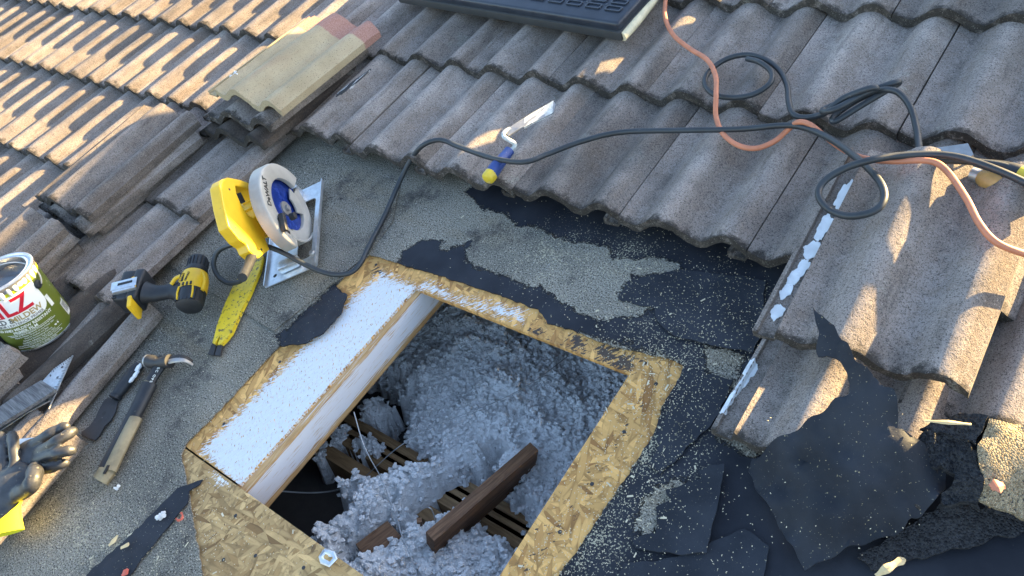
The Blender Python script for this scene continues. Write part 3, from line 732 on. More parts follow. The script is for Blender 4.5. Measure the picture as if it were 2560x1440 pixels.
tn = scrap('shingle_scrap', [(2447, 1112, .135), (2474, 1046, .14), (2570, 1062, .115), (2680, 1090, .09), (2690, 1330, .03), (2560, 1296, .062), (2500, 1275, .075), (2447, 1248, .09), (2462, 1198, .11), (2444, 1155, .125)], MT_GRAN, 'sunlit tan granulated shingle piece with a thick layered edge', .007, .012, .003, .003, 'shingle scrap', seed=19, lump=.002)
scrap('shingle_scrap', [(2450, 1255, .078), (2500, 1284, .062), (2560, 1305, .05), (2690, 1345, .02), (2680, 1200, .05), (2500, 1220, .075)], MT_GRAN_DARK, 'lower layer of black shingle directly under the sunlit tan piece', .006, .02, .002, .003, 'shingle scrap', seed=23)
scrap('shingle_scrap', [(2300, 1072, .12), (2340, 1045, .13), (2400, 1030, .145), (2472, 1040, .15), (2440, 1112, .13), (2380, 1092, .115)], MT_GRAN_DARK, 'curled dark shingle corner standing behind the crumbled asphalt', .004, .01, .008, .004, 'shingle scrap', seed=25, lump=.006)
scrap('felt_scrap', [(506, 1200, .012), (465, 1211, .013), (442, 1222, .013), (322, 1342, .013), (221, 1432, .013), (170, 1500, .013), (280, 1500, .013), (352, 1399, .013), (469, 1256, .014), (473, 1228, .013), (499, 1211, .012)], MT_FELT, 'narrow black felt strip running from the board corner across the granules', .003, .014, .001, .002, seed=29)
scrap('felt_scrap', [(838, 722, .014), (864, 736, .014), (853, 785, .013), (800, 836, .014), (756, 858, .013), (704, 866, .012), (735, 815, .014), (790, 768, .016), (822, 735, .016)], MT_FELT, 'wrinkled black felt remnant along the primed board edge', .004, .01, .003, .004, seed=31, lump=.003)

# ================================================================ TOOLS
M_YEL = flat('yellow_tool_plastic', (.72, .43, .015), .42, var=.06, wear=((.18, .14, .05), .68))
M_BLK = flat('black_tool_rubber', (.014, .016, .02), .55, var=.25, wear=((.09, .09, .09), .66))
M_CAST = flat('grey_cast_guard', (.33, .32, .295), .42, var=.08, wear=((.25, .24, .22), .68))
M_ALU = flat('scratched_aluminium', (.62, .65, .68), .38, .85, var=.12, sc=60)
M_STEEL = flat('worn_steel', (.36, .36, .36), .5, .8, sc=60)
M_BLUE = flat('blue_blade_paint', (.012, .035, .22), .25, .2, var=.2, sc=50)
M_RUBBER = flat('cable_rubber', (.022, .027, .032), .48, var=.2, sc=20, wear=((.08, .08, .08), .66))
M_ORANGE = flat('orange_cord_rubber', (.46, .165, .085), .55, var=.15, sc=25, wear=((.3, .12, .07), .62))
M_TEXT = flat('black_print', (.012, .012, .012), .5)
M_WHITEP = flat('white_print', (.68, .68, .62), .5)
M_DARKM = flat('dark_metal', (.035, .035, .037), .55, .3, wear=((.16, .15, .14), .64))
def lbl(body, size, M4, mat, parent, name='lettering', bold=False, bend=None, spacing=1.0):
    me = text_mesh(body, size, bold, .0004, spacing); me.materials.clear(); me.materials.append(mat)
    if bend:
        r, a0, z0, sl = bend
        if size > .018:
            bm = bmesh.new(); bm.from_mesh(me); x0_ = min(v.co.x for v in bm.verts); x1_ = max(v.co.x for v in bm.verts); k = x0_ + .004
            while k < x1_: bmesh.ops.bisect_plane(bm, geom=bm.verts[:] + bm.edges[:] + bm.faces[:], plane_co=(k, 0, 0), plane_no=(1, 0, 0)); k += .004
            bm.to_mesh(me); bm.free()
        for v in me.vertices:
            a = a0 + v.co.x / r; v.co = Vector(((r + .0006 + v.co.z) * math.cos(a), (r + .0006 + v.co.z) * math.sin(a), z0 + v.co.y))
    else: me.transform(M4)
    return link(bpy.data.objects.new(name, me), parent)

# ---------------------------------------------------------------- circular saw
A0 = P(664, 722, .012); B0 = P(800, 660, .03); C0 = P(795, 458, .035)
xs_ = (C0 - B0).normalized(); SF = frame(A0, xs_, z=Vector((-.085, -.1, .99))) @ Matrix.Rotation(R_(-5), 4, 'Z')
saw = empty('circular_saw', SF); tag(saw, 'yellow corded circular saw with grey guard and blue blade beside the opening', 'circular saw')
SFi = SF.inverted()
def SP(px, py, yy):
    "photo pixel -> point in the saw frame on the plane y = yy"
    d = Vector(((px - 1280) / FOC, (py - 720) / FOC, 1)); d = SFi.to_3x3() @ Vector((UD.dot(d), VD.dot(d), WD.dot(d))); o = SFi @ CAM
    return o + d * ((yy - o.y) / d.y)
def toY(cx, cy, cz, ang=0): return Matrix.Translation((cx, cy, cz)) @ Matrix.Rotation(R_(90), 4, 'X')      # lathe axis z -> -y (towards the blade side)
CX, CZ = .152, .098; YB = -.125
rect = [(0, 0), (.335, 0), (.335, -.168), (0, -.168)]
rr = lambda x0, y0, x1, y1, r: [(x + r * math.cos(a), y + r * math.sin(a)) for x, y, a0 in ((x1 - r, y1 - r, 0), (x0 + r, y1 - r, 90), (x0 + r, y0 + r, 180), (x1 - r, y0 + r, 270)) for a in [R_(a0 + 90 * k / 5) for k in range(6)]]
pl = sheet('base_plate', rr(0, -.168, .335, 0, .006), [rr(.045, -.146, .275, -.098, .012), [(.03 + .006 * math.cos(a), -.03 + .006 * math.sin(a)) for a in [2 * math.pi * k / 12 for k in range(12)]]], .03, lambda x, y: .003, .003, M_ALU, saw)
bm = bmesh.new(); b_box(bm, (.168, -.1665, .006), (.33, .003, .012)); b_box(bm, (.168, -.0015, .006), (.33, .003, .01)); bm_obj('plate_flange', bm, M_ALU, pl)
for cx in (.045, .29):
    bm = bmesh.new(); b_lathe(bm, [(0, .016), (.007, .016), (.009, .012), (.009, .003)], Matrix.Translation((cx, -.155 if cx < .1 else -.06, 0)), 12); bm_obj('pivot_bolt', bm, M_STEEL, pl)
for c_, s_ in (((.31, -.075, .02), (.03, .05, .035)), ((.035, -.085, .016), (.03, .06, .022))):
    bm = bmesh.new(); b_box(bm, c_, s_, None, .005); bm_obj('bracket', bm, M_ALU, pl)
# blade with hub
bm = bmesh.new(); n = 48; pts = []
for i in range(n):
    a = 2 * math.pi * i / n; r = .1 if i % 2 else .093; pts.append((r * math.cos(a), r * math.sin(a)))
b_prism(bm, pts, -.001, .001, toY(CX, YB, CZ)); bl = bm_obj('blade', bm, M_BLUE, saw, angle=20)
bm = bmesh.new(); b_lathe(bm, [(0, .012), (.008, .012), (.009, .009), (.009, .005), (.02, .005), (.021, .001)], toY(CX, YB, CZ), 20); bm_obj('arbor_bolt', bm, M_STEEL, bl)
def guard_shell(bm, a0, a1, ri, ro, y_front, y_back, m, rnd=.008, seg=40):
    "arc-shaped housing: front face ring, rounded rim and back edge"
    prof = [(ri, y_front - .012), (ri, y_front - .001), (ri + .001, y_front), (ro - rnd, y_front), (ro - rnd * .45, y_front - rnd * .15), (ro - rnd * .12, y_front - rnd * .5), (ro, y_front - rnd), (ro, y_back), (ro - .003, y_back), (ro - .003, y_front - rnd)]
    b_lathe(bm, prof, m, seg, a0, a1)
MG = toY(CX, YB, CZ)
bm = bmesh.new(); guard_shell(bm, R_(-4), R_(200), .080, .124, .020, -.016, MG, .007); 
gd = bm_obj('upper_guard', bm, M_CAST, saw, angle=50)
bm = bmesh.new(); b_prism(bm, [(.124 * math.cos(R_(a)), .124 * math.sin(R_(a))) for a in range(-5, 196, 6)] , -.016, -.013, MG); bm_obj('guard_back', bm, M_CAST, gd)
bm = bmesh.new(); b_prism(bm, [(r * math.cos(R_(a)), r * math.sin(R_(a))) for r, rg in ((.092, range(152, 186, 4)), (.1, range(185, 151, -4))) for a in rg], .0201, .0206, MG); bm_obj('guard_slot', bm, M_TEXT, gd)
bm = bmesh.new(); guard_shell(bm, R_(200), R_(348), .066, .104, .012, -.010, MG, .007, 36)
lg = bm_obj('lower_guard', bm, M_CAST, saw, angle=50)
bm = bmesh.new(); b_prism(bm, [(r * math.cos(R_(a)), r * math.sin(R_(a))) for r, rg in ((.034, range(286, 366, 8)), (.068, range(365, 285, -8))) for a in rg], .008, .0125, MG, .002); bm_obj('guard_web', bm, M_CAST, lg)
bm = bmesh.new(); b_tube(bm, [MG @ Vector((.1 * math.cos(R_(a)), .1 * math.sin(R_(a)), .018)) for a in range(188, 262, 8)], .004, 6); bm_obj('guard_rib', bm, M_CAST, lg)
bm = bmesh.new(); b_box(bm, (0, 0, 0), (.05, .016, .014), Matrix.Translation(SP(708, 556, YB - .03)) @ Matrix.Rotation(R_(-25), 4, 'Y'), .004); b_lathe(bm, [(0, .016), (.009, .014), (.01, .0)], Matrix.Translation(SP(727, 543, YB - .03)) @ Matrix.Rotation(R_(90), 4, 'X'), 12); bm_obj('guard_lever', bm, M_DARKM, lg)
lbl('DeWALT', .021, MG @ Matrix.Translation((.099 * math.cos(R_(108)), .099 * math.sin(R_(108)), .0204)) @ Matrix.Rotation(R_(25), 4, 'Z'), M_TEXT, gd, bold=True)
# motor housing and end cap
MM = Matrix.Translation((CX - .01, -.1, CZ + .015)) @ Matrix.Rotation(R_(-90), 4, 'X')
bm = bmesh.new(); b_lathe(bm, [(.03, 0), (.058, 0), (.062, .004), (.062, .02), (.052, .024), (.05, .06), (.053, .064), (.053, .078), (.05, .082), (.02, .082)], MM, 28)
for i in range(10):
    a = 2 * math.pi * i / 10; b_box(bm, (.054 * math.cos(a), .054 * math.sin(a), .044), (.006, .006, .036), MM, .002)
mo = bm_obj('motor_housing', bm, M_YEL, saw)
bm = bmesh.new(); b_lathe(bm, [(.02, .08), (.05, .082), (.051, .09), (.049, .112), (.044, .124), (.03, .13), (0, .13)], MM, 26)
for i in range(9):
    a = 2 * math.pi * i / 9; b_box(bm, (.047 * math.cos(a), .047 * math.sin(a), .104), (.012, .004, .022), MM @ Matrix.Identity(4), .001)
bm_obj('motor_end_cap', bm, M_BLK, mo)
for i in range(7):
    a = R_(20 + i * 22); bm = bmesh.new(); b_box(bm, (.0535 * math.cos(a), .0535 * math.sin(a), .071), (.003, .008, .010), MM, .0006); bm_obj('vent_slot', bm, M_TEXT, mo)
# rear handle loop
hy = -.062
def solid_outline(outer, holes, th, y):
    "rounded solid from an outline in the saw's x-z plane"
    v2, tri = region(outer, holes, .02); n = len(v2); bm = bmesh.new()
    f_ = [bm.verts.new((p.x, y - th / 2, p.y)) for p in v2]; b_ = [bm.verts.new((p.x, y + th / 2, p.y)) for p in v2]
    F = [tuple(t) if (v2[t[1]] - v2[t[0]]).cross(v2[t[2]] - v2[t[0]]) > 0 else tuple(t[::-1]) for t in tri]; ed = {(t[k], t[(k + 1) % 3]) for t in F for k in range(3)}
    for t in F: bm.faces.new([f_[k] for k in t]); bm.faces.new([b_[k] for k in t[::-1]])
    for a, b in ed:
        if (b, a) not in ed: bm.faces.new((f_[b], f_[a], b_[a], b_[b]))
    return bm
def remeshed(name, bm, voxel, mat, parent=None, sm=6):
    me = bpy.data.meshes.new('t'); bmesh.ops.recalc_face_normals(bm, faces=bm.faces); bm.to_mesh(me); bm.free()
    o = bpy.data.objects.new('t', me); COL.objects.link(o)
    r = o.modifiers.new('r', 'REMESH'); r.mode = 'VOXEL'; r.voxel_size = voxel
    s = o.modifiers.new('s', 'SMOOTH'); s.iterations = sm; s.factor = .5
    m2 = bpy.data.meshes.new_from_object(o.evaluated_get(bpy.context.evaluated_depsgraph_get())); bpy.data.objects.remove(o)
    m2.name = name; m2.materials.clear(); m2.materials.append(mat); m2.shade_smooth()
    return link(bpy.data.objects.new(name, m2), parent)
ol = lambda px: [(q.x, q.z) for q in (SP(*p, hy) for p in px)]
bm = solid_outline(ol([(536, 468), (541, 455), (556, 449), (587, 455), (610, 463), (628, 476), (642, 500), (656, 540), (662, 570), (650, 600), (662, 630), (632, 652), (610, 634), (603, 618), (585, 606), (558, 573), (545, 522), (538, 482)]), [ol([(576, 470), (604, 478), (624, 500), (634, 532), (622, 552), (604, 540), (588, 512), (578, 488)])], .034, hy)
hd = remeshed('rear_handle', bm, .0028, M_YEL, saw, 7)
for px_, r_ in (((560, 480), .0035), ((575, 575), .0035), ((632, 560), .004), ((640, 630), .0035)):
    q_ = SP(*px_, hy); bm = bmesh.new(); b_lathe(bm, [(0, .0008), (r_ * .8, .0008), (r_, 0)], Matrix.Translation((q_.x, hy - .0172, q_.z)) @ Matrix.Rotation(R_(90), 4, 'X'), 10); bm_obj('screw', bm, M_DARKM, hd)
bm = bmesh.new(); b_tube(bm, [SP(594, 484, hy), SP(606, 508, hy)], .009, 8); bm_obj('trigger', bm, M_BLK, hd)
cr = [SP(636, 628, hy), SP(622, 660, hy - .012), SP(606, 694, hy - .03)]
bm = bmesh.new(); b_tube(bm, catmull(cr, 6), [.013] * 3 + [.0125] * 5 + [.012] * 3 + [.0115] * 2, 12); bm_obj('cord_sleeve', bm, M_BLK, saw)

# ---------------------------------------------------------------- cables
def cable(name, pts, r, mat, label, cat='cable', n=7):
    bm = bmesh.new(); b_tube(bm, catmull([P(*p) for p in pts], n), r, 10)
    c = P(*pts[len(pts) // 2]); 
    for v in bm.verts: v.co -= c
    o = bm_obj(name, bm, mat); o.matrix_world = Matrix.Translation(c); return tag(o, label, cat)
ce = SF @ cr[-1]
cable('power_cable', [(605, 697, .075), (598, 704, .065), (572, 708, .05), (545, 690, .06), (534, 658, .08), (548, 626, .10), (590, 610, .115), (640, 609, .115), (700, 628, .085), (760, 660, .05), (820, 684, .025), (870, 684, .02), (900, 660, .02), (926, 608, .02), (962, 538, .022), (998, 456, .04), (1024, 405, .075), (1055, 365, .115), (1100, 350, .12), (1150, 368, .115), (1230, 395, .132), (1310, 405, .135), (1370, 385, .12), (1450, 355, .112), (1550, 331, .112), (1700, 326, .112), (1850, 323, .112), (1950, 314, .122), (2010, 319, .13), (2080, 350, .15), (2150, 402, .19), (2200, 455, .21), (2210, 500, .21), (2180, 530, .205), (2120, 540, .2), (2070, 522, .2), (2046, 486, .2), (2062, 452, .205), (2110, 422, .215), (2170, 402, .225), (2240, 390, .215), (2330, 386, .205), (2400, 394, .2), (2480, 420, .2), (2560, 455, .19), (2640, 500, .18)], .0068, M_RUBBER, 'long black rubber cable from the circular saw across the tiles')
cable('power_cable', [(2600, 460, .175), (2520, 418, .18), (2430, 404, .182), (2350, 400, .18), (2304, 392, .165), (2297, 360, .15), (2291, 320, .15), (2276, 268, .16), (2248, 233, .17), (2215, 224, .17), (2180, 232, .15), (2130, 258, .135), (2090, 286, .13), (2080, 302, .13), (2095, 300, .13), (2140, 272, .14), (2200, 236, .15), (2245, 209, .155), (2238, 206, .165), (2190, 222, .16), (2120, 248, .145), (2062, 272, .14), (2060, 280, .15), (2090, 272, .16), (2150, 240, .165), (2190, 222, .175), (2170, 222, .18), (2110, 245, .165), (2075, 272, .15), (2055, 286, .125), (2010, 294, .112), (1982, 284, .112), (1972, 255, .112), (1968, 215, .112), (1950, 178, .112), (1915, 150, .112), (1868, 137, .112), (1815, 148, .112), (1772, 180, .112), (1763, 210, .112), (1785, 236, .112), (1832, 244, .112), (1885, 235, .112), (1925, 208, .12), (1928, 180, .122), (1900, 156, .122), (1868, 147, .11)], .0066, M_RUBBER, 'tangled black cable loop crossed by the orange cord')
cable('extension_cord', [(1672, -60, .112), (1663, 10, .112), (1664, 48, .112), (1684, 88, .112), (1725, 122, .112), (1768, 150, .125), (1789, 190, .135), (1790, 240, .135), (1790, 290, .112), (1806, 332, .106), (1842, 362, .104), (1888, 371, .104), (1935, 354, .106), (1966, 328, .11), (1994, 306, .135), (2026, 312, .14), (2065, 343, .13), (2112, 376, .135), (2160, 396, .165), (2230, 403, .20), (2320, 402, .205), (2365, 425, .205), (2415, 495, .212), (2448, 558, .215), (2490, 605, .21), (2560, 634, .19), (2660, 660, .15)], .0059, M_ORANGE, 'orange extension cord winding down the tiles', 'cord')

# ---------------------------------------------------------------- yellow pry bar
def outline(name, pts, w0, th, mat, parent=None, bev=.0, M4=None, c=None):
    "prism traced on the plane w0; origin at its middle"
    q = [P(p[0], p[1], w0) for p in pts]; c = c or sum(q, Vector()) / len(q)
    area = sum(a.x * b.y - b.x * a.y for a, b in zip(q, q[1:] + q[:1]))
    if area < 0: q = q[::-1]
    bm = bmesh.new(); b_prism(bm, [(p.x - c.x, p.y - c.y) for p in q], 0, th, None, bev)
    return bm, Vector((c.x, c.y, w0))
M_PRY = flat('chipped_yellow_paint', (.66, .47, .02), .45, var=.08, sc=40, wear=((.05, .05, .045), .55))
bm, c = outline('', [(652, 640), (664, 646), (655, 680), (630, 740), (612, 775), (598, 800), (585, 838), (572, 850), (560, 866), (549, 866), (557, 846), (562, 832), (552, 848), (544, 866), (536, 862), (548, 820), (566, 770), (590, 715), (622, 670)], .014, .011, M_PRY, bev=.003)
pb = bm_obj('pry_bar', bm, M_PRY); pb.matrix_world = Matrix.Translation(c); tag(pb, 'yellow flat pry bar with chipped paint pointing out from under the saw', 'pry bar')
bm, c2 = outline('', [(549, 864), (560, 866), (555, 893), (541, 892)], .012, .006, M_DARKM, bev=.001, c=c); bm_obj('claw_tip', bm, M_DARKM, pb)
bm, c2 = outline('', [(536, 860), (545, 866), (538, 892), (524, 889)], .012, .006, M_DARKM, bev=.001, c=c); bm_obj('claw_tip', bm, M_DARKM, pb)

# ---------------------------------------------------------------- cordless drill
Bc, Hc = P(322, 742, .112), P(474, 717, .083)
DF = frame(Hc, Hc - Bc, P(500, 655, .085) - P(480, 770, .075)) @ Matrix.Scale(.88, 4); L_ = (Hc - Bc).length / 1.03
drill = empty('cordless_drill', DF); tag(drill, 'black and yellow cordless drill lying on its side on the tile edge', 'drill')
def along(cx, cy, cz, ax): # lathe z axis -> +x or +y
    return Matrix.Translation((cx, cy, cz)) @ (Matrix.Rotation(R_(90), 4, 'Y') if ax == 'x' else Matrix.Rotation(R_(-90), 4, 'X'))
bm = bmesh.new(); b_lathe(bm, [(0, -.085), (.028, -.084), (.038, -.076), (.041, -.05), (.041, -.02), (.039, .02), (.035, .04), (.034, .046), (0, .046)], along(.012, 0, 0, 'y'), 26)
for i in range(6): b_box(bm, (-.014 + .011 * i, -.055, .0365 - abs(i - 2.5) * .0015), (.006, .045, .006), None, .002)
mh = bm_obj('motor_housing', bm, M_BLK, drill)
bm = bmesh.new(); b_lathe(bm, [(.0415, -.028), (.0425, -.024), (.042, .02), (.0375, .042), (.034, .043)], along(.012, 0, 0, 'y'), 26, R_(-150), R_(60)); ys = bm_obj('yellow_shell', bm, M_YEL, mh)
bm = bmesh.new()
for s in (-1, 1): b_tube(bm, [(.012 + s * .022, -.03, .038), (.012 + s * .024, -.05, .037), (.012 + s * .022, -.072, .033)], .0032, 6)
b_tube(bm, catmull([(-.045, .0, .024), (-.03, .012, .033), (-.012, .016, .036)], 4), .006, 8); b_tube(bm, catmull([(.046, .03, .02), (.055, .0, .016), (.052, -.035, .014)], 4), .006, 8)
bm_obj('yellow_trim', bm, M_YEL, mh)
bm = bmesh.new()
for i in range(4): b_box(bm, (-.008 + i * .012, -.022, .0425), (.006, .012, .002), None, .0005)
bm_obj('vent_slot', bm, M_TEXT, ys)
bm = bmesh.new(); b_box(bm, (-.006, .006, .0408), (.012, .03, .002)); bm_obj('name_plate', bm, M_TEXT, ys)
lbl('DEWALT', .0085, Matrix.Translation((-.006, .006, .0424)) @ Matrix.Rotation(R_(78), 4, 'Z'), M_YEL, ys, bold=True)
lbl('DEWALT', .0085, Matrix.Translation((.012, .006, .0432)) @ Matrix.Rotation(R_(78), 4, 'Z'), M_TEXT, ys, bold=True)
bm = bmesh.new(); b_lathe(bm, [(.03, .044), (.034, .048), (.034, .06), (.0315, .063), (.03, .066), (.029, .1), (.026, .108), (.02, .112), (.008, .112), (.006, .1), (0, .1)], along(.012, 0, 0, 'y'), 30)
for i in range(16):
    a = 2 * math.pi * i / 16; b_box(bm, (.0295 * math.cos(a), .0295 * math.sin(a), .085), (.003, .006, .03), along(.012, 0, 0, 'y'), .001)
bm_obj('chuck', bm, M_BLK, drill)
gp = catmull([(-L_ + .03, -.004, .012), (-L_ * .62, -.008, .004), (-L_ * .36, -.006, 0), (-.03, -.012, 0), (.01, -.012, 0)], 6); k = len(gp)
bm = bmesh.new(); b_tube(bm, gp, [.033 - .012 * math.sin(math.pi * min(1, i / k * 1.25)) + .004 for i in range(k)], 16, True, .8); bm_obj('grip', bm, M_BLK, drill, angle=70)
bm = bmesh.new(); b_box(bm, (-.055, .018, .002), (.035, .022, .022), Matrix.Rotation(R_(12), 4, 'Z'), .007); bm_obj('trigger', bm, M_YEL, drill)
bm = bmesh.new(); b_box(bm, (-L_ + .012, -.004, .008), (.034, .115, .075), Matrix.Rotation(R_(-6), 4, 'Z'), .012, 3); fo = bm_obj('grip_foot', bm, M_BLK, drill)
bm = bmesh.new(); b_box(bm, (-L_ - .024, -.004, .004), (.045, .112, .078), Matrix.Rotation(R_(-6), 4, 'Z'), .012, 3)
for i in range(7): b_box(bm, (-L_ - .04, -.055 + .008 * i, .03), (.012, .003, .03), Matrix.Rotation(R_(-6), 4, 'Z'))
bt = bm_obj('battery', bm, M_BLK, drill)
bm = bmesh.new(); b_box(bm, (-L_ + .004, -.036, .014), (.014, .045, .066), Matrix.Rotation(R_(-6), 4, 'Z') @ Matrix.Rotation(R_(14), 4, 'Z'), .005); b_box(bm, (-L_ + .018, .045, .022), (.012, .05, .06), Matrix.Rotation(R_(14), 4, 'Z'), .005); bm_obj('battery_latch', bm, M_YEL, bt)
bm = bmesh.new(); b_box(bm, (-L_ - .012, .022, .056), (.078, .032, .0025), Matrix.Rotation(R_(6), 4, 'Z'), .001); b_box(bm, (-L_ - .012, .002, .049), (.07, .008, .014), Matrix.Rotation(R_(6), 4, 'Z'), .002); cl = bm_obj('belt_clip', bm, M_ALU, drill)
bm = bmesh.new(); b_box(bm, (-L_ - .008, .024, .0578), (.045, .009, .0008), Matrix.Rotation(R_(6), 4, 'Z')); bm_obj('clip_slot', bm, M_TEXT, cl)

# ---------------------------------------------------------------- claw hammer
ham = empty('claw_hammer', frame(P(330, 1040, .006), P(412, 905, .006) - P(262, 1190, .006), z=(0, 0, 1))); HI = ham.matrix_world.inverted()
tag(ham, 'claw hammer with black and tan rubber grip lying on grey roofing', 'hammer')
M_TAN = flat('tan_rubber', (.24, .19, .11), .65, var=.25)
def hp_(px, py, w): return HI @ P(px, py, w)
pth = catmull([hp_(*p) for p in ((374, 958, .03), (385, 938, .03), (402, 912, .032), (412, 893, .036))], 5)
bm = bmesh.new(); b_tube(bm, pth, [.0155 + .004 * (i / len(pth)) for i in range(len(pth))], 12, True, .7); sh = bm_obj('shaft', bm, M_BLK, ham)
pth = catmull([hp_(*p) for p in ((262, 1186, .022), (285, 1140, .025), (312, 1085, .026), (345, 1020, .027), (362, 985, .028), (374, 960, .03))], 6); k = len(pth)
bm = bmesh.new(); b_tube(bm, pth, [.0225 + .002 * math.cos(i / k * 6.3) - .005 * max(0, i / k - .55) for i in range(k)], 16, True, .72); gr = bm_obj('grip', bm, M_BLK, ham)
def strip(pxs, r, mat, name, par, fl=.72):
    p2 = catmull([hp_(*p) for p in pxs], 6); b = bmesh.new(); b_tube(b, p2, r, 12, True, fl); return bm_obj(name, b, mat, par)
strip([(274, 1178, .0275), (296, 1132, .0305), (322, 1080, .0315), (340, 1046, .031)], .0185, M_TAN, 'grip_inlay', gr)
strip([(252, 1200, .022), (262, 1186, .024), (268, 1176, .024)], .0245, M_TAN, 'butt_cap', gr)
strip([(366, 974, .029), (376, 958, .03)], .0205, M_TAN, 'collar', gr)
bm = bmesh.new(); q = hp_(266, 1174, .041); b_box(bm, q, (.022, .007, .004), None, .001); bm_obj('lanyard_slot', bm, M_TEXT, gr)
bm = bmesh.new(); hpz = [hp_(*p) for p in ((371, 902, .04), (378, 904, .04), (386, 906, .04), (396, 907, .041), (410, 905, .043), (425, 903, .044))]
b_tube(bm, hpz, [.0165, .018, .0175, .012, .015, .018], 16); hh = bm_obj('head', bm, M_DARKM, ham)
for s in (-1, 1):
    bm = bmesh.new(); b_tube(bm, catmull([hp_(*p) for p in ((424, 900 + s * 3, .046), (445, 896 + s * 4, .046), (465, 898 + s * 4, .036), (482, 908 + s * 4, .018))], 5), [.0085 - .0003 * i for i in range(16)], 8, True, .6); bm_obj('claw', bm, M_STEEL if s > 0 else M_DARKM, hh)
bm = bmesh.new(); b_tube(bm, [hp_(369, 902, .04), hp_(372, 902.4, .04)], .017, 16); bm_obj('face', bm, M_STEEL, hh)
hm = frame(hp_(390, 931, .0425), hp_(400, 913, .042) - hp_(378, 952, .042), z=(0, 0, 1)); lbl('SPEC OPS', .0115, hm @ Matrix.Rotation(math.pi, 4, 'Z'), M_WHITEP, sh, spacing=1.25)

# ---------------------------------------------------------------- flat scraper with black handle
sc = empty('pry_scraper', frame(P(300, 1000, .006), P(352, 912, .006) - P(290, 1000, .006), z=(0, 0, 1))); SI = sc.matrix_world.inverted()
tag(sc, 'dark flat steel scraper with black handle smeared with white primer beside the hammer', 'scraper')
pth = catmull([SI @ P(*p) for p in ((290, 990, .02), (308, 966, .021), (332, 932, .022), (350, 912, .021))], 6); k = len(pth)
bm = bmesh.new(); b_tube(bm, pth, [.0135 + .005 * math.sin(math.pi * (i / k) ** .8) for i in range(k)], 14, True, .8); hdl = bm_obj('handle', bm, M_BLK, sc)
bm = bmesh.new(); b_tube(bm, [SI @ P(286, 996, .02), SI @ P(291, 989, .02)], .016, 12); bm_obj('ferrule', bm, M_BLK, hdl)
q = [SI @ P(p[0], p[1], .014) for p in ((272, 994), (296, 1004), (290, 1030), (278, 1052), (262, 1066), (250, 1090), (238, 1102), (222, 1096), (204, 1088), (205, 1080), (226, 1066), (240, 1046), (250, 1022), (262, 1000))]
bm = bmesh.new(); b_prism(bm, [(p.x, p.y) for p in (q if sum(a.x * b.y - b.x * a.y for a, b in zip(q, q[1:] + q[:1])) > 0 else q[::-1])], .006, .010, None, .001); bld = bm_obj('blade', bm, M_DARKM, sc)
bm = bmesh.new()
for p in ((262, 1034), (252, 1053)):
    v = SI @ P(*p, .014); b_lathe(bm, [(0, 0), (.006, 0)], Matrix.Translation((v.x, v.y, .0103)), 12)
bm_obj('nail_hole', bm, M_TEXT, bld)
for i, p in enumerate(((338, 935, .014, .005), (345, 918, .012, .006), (328, 948, .009, .005))):
    c = SI @ P(p[0], p[1], .036); poly = [(c.x + p[2] * math.cos(a) * (1 + .5 * noise.noise(Vector((math.cos(a) * 2, math.sin(a) * 2, i * 5.0)))), c.y + p[3] * math.sin(a) * (1 + .5 * noise.noise(Vector((math.cos(a) * 2, math.sin(a) * 2, i * 3.0))))) for a in [2 * math.pi * k / 26 for k in range(26)]]
    bm = bmesh.new(); b_prism(bm, poly, c.z - .004, c.z + .0006, None); bm_obj('primer_blob', bm, MT_PRIMER, hdl)

# ---------------------------------------------------------------- rafter square with its scale, and the weathered shim lying on it
def sqp(px, py): p = P(px, py, .082); return (p.x, p.y)
ap, lf, bt_ = Vector(sqp(182, 888)), Vector(sqp(-70, 1066)), Vector(sqp(70, 1135))
ctr = (ap + lf + bt_) / 3
so = sheet('rafter_square', [tuple(v - ctr) for v in (ap, lf, bt_)], [[tuple(Vector(sqp(*p)) - ctr) for p in q] for q in ([(140, 1004), (147, 1004), (112, 1096), (104, 1094)], [(128, 1000), (100, 1092), (40, 1098), (0, 1076), (70, 1030)])], .04, lambda x, y: 0, .003, M_ALU)
so.matrix_world = Matrix.Translation((ctr.x, ctr.y, .082)); tag(so, 'aluminium triangular rafter square with black scale marks under the grey shim', 'square')
def ticks(a, b, inward, n, name='scale_mark'):
    bm = bmesh.new(); d = b - a; nr = Vector((-d.y, d.x)).normalized()
    if nr.dot(inward - a) < 0: nr = -nr
    for i in range(1, n):
        p = a + d * (i / n) - ctr; l = .012 if i % 5 == 0 else .006; ang = math.atan2(nr.y, nr.x)
        b_box(bm, (l / 2 + .001, 0, 0), (l, .0011, .0006), Matrix.Translation((p.x, p.y, .0006)) @ Matrix.Rotation(ang, 4, 'Z'))
    return bm_obj(name, bm, M_TEXT, so, smooth=False)
ticks(ap, bt_, lf, 60); ticks(ap, lf, bt_, 50)
for i in range(1, 8):
    for a_, b_, o_ in ((ap, bt_, lf), (ap, lf, bt_)):
        d = b_ - a_; nr = Vector((-d.y, d.x)).normalized(); nr = nr if nr.dot(o_ - a_) > 0 else -nr
        p = a_ + d * (i / 8.5) + nr * .018 - ctr
        lbl(str(i + 3) if a_ is ap and b_ is lf else str(i * 5), .010, Matrix.Translation((p.x, p.y, .0004)) @ Matrix.Rotation(math.atan2(-d.y, -d.x), 4, 'Z'), M_TEXT, so, 'scale_number')
bm, c = outline('', [(110, 955), (145, 978), (130, 989), (62, 1032), (0, 1070), (-60, 1106), (-70, 1066), (0, 1026), (58, 986)], .092, .010, MT_GREYWOOD, bev=.001)
o = bm_obj('wood_shim', bm, MT_GREYWOOD); o.matrix_world = Matrix.Translation(c); tag(o, 'weathered grey wood shim lying across the rafter square', 'shim')

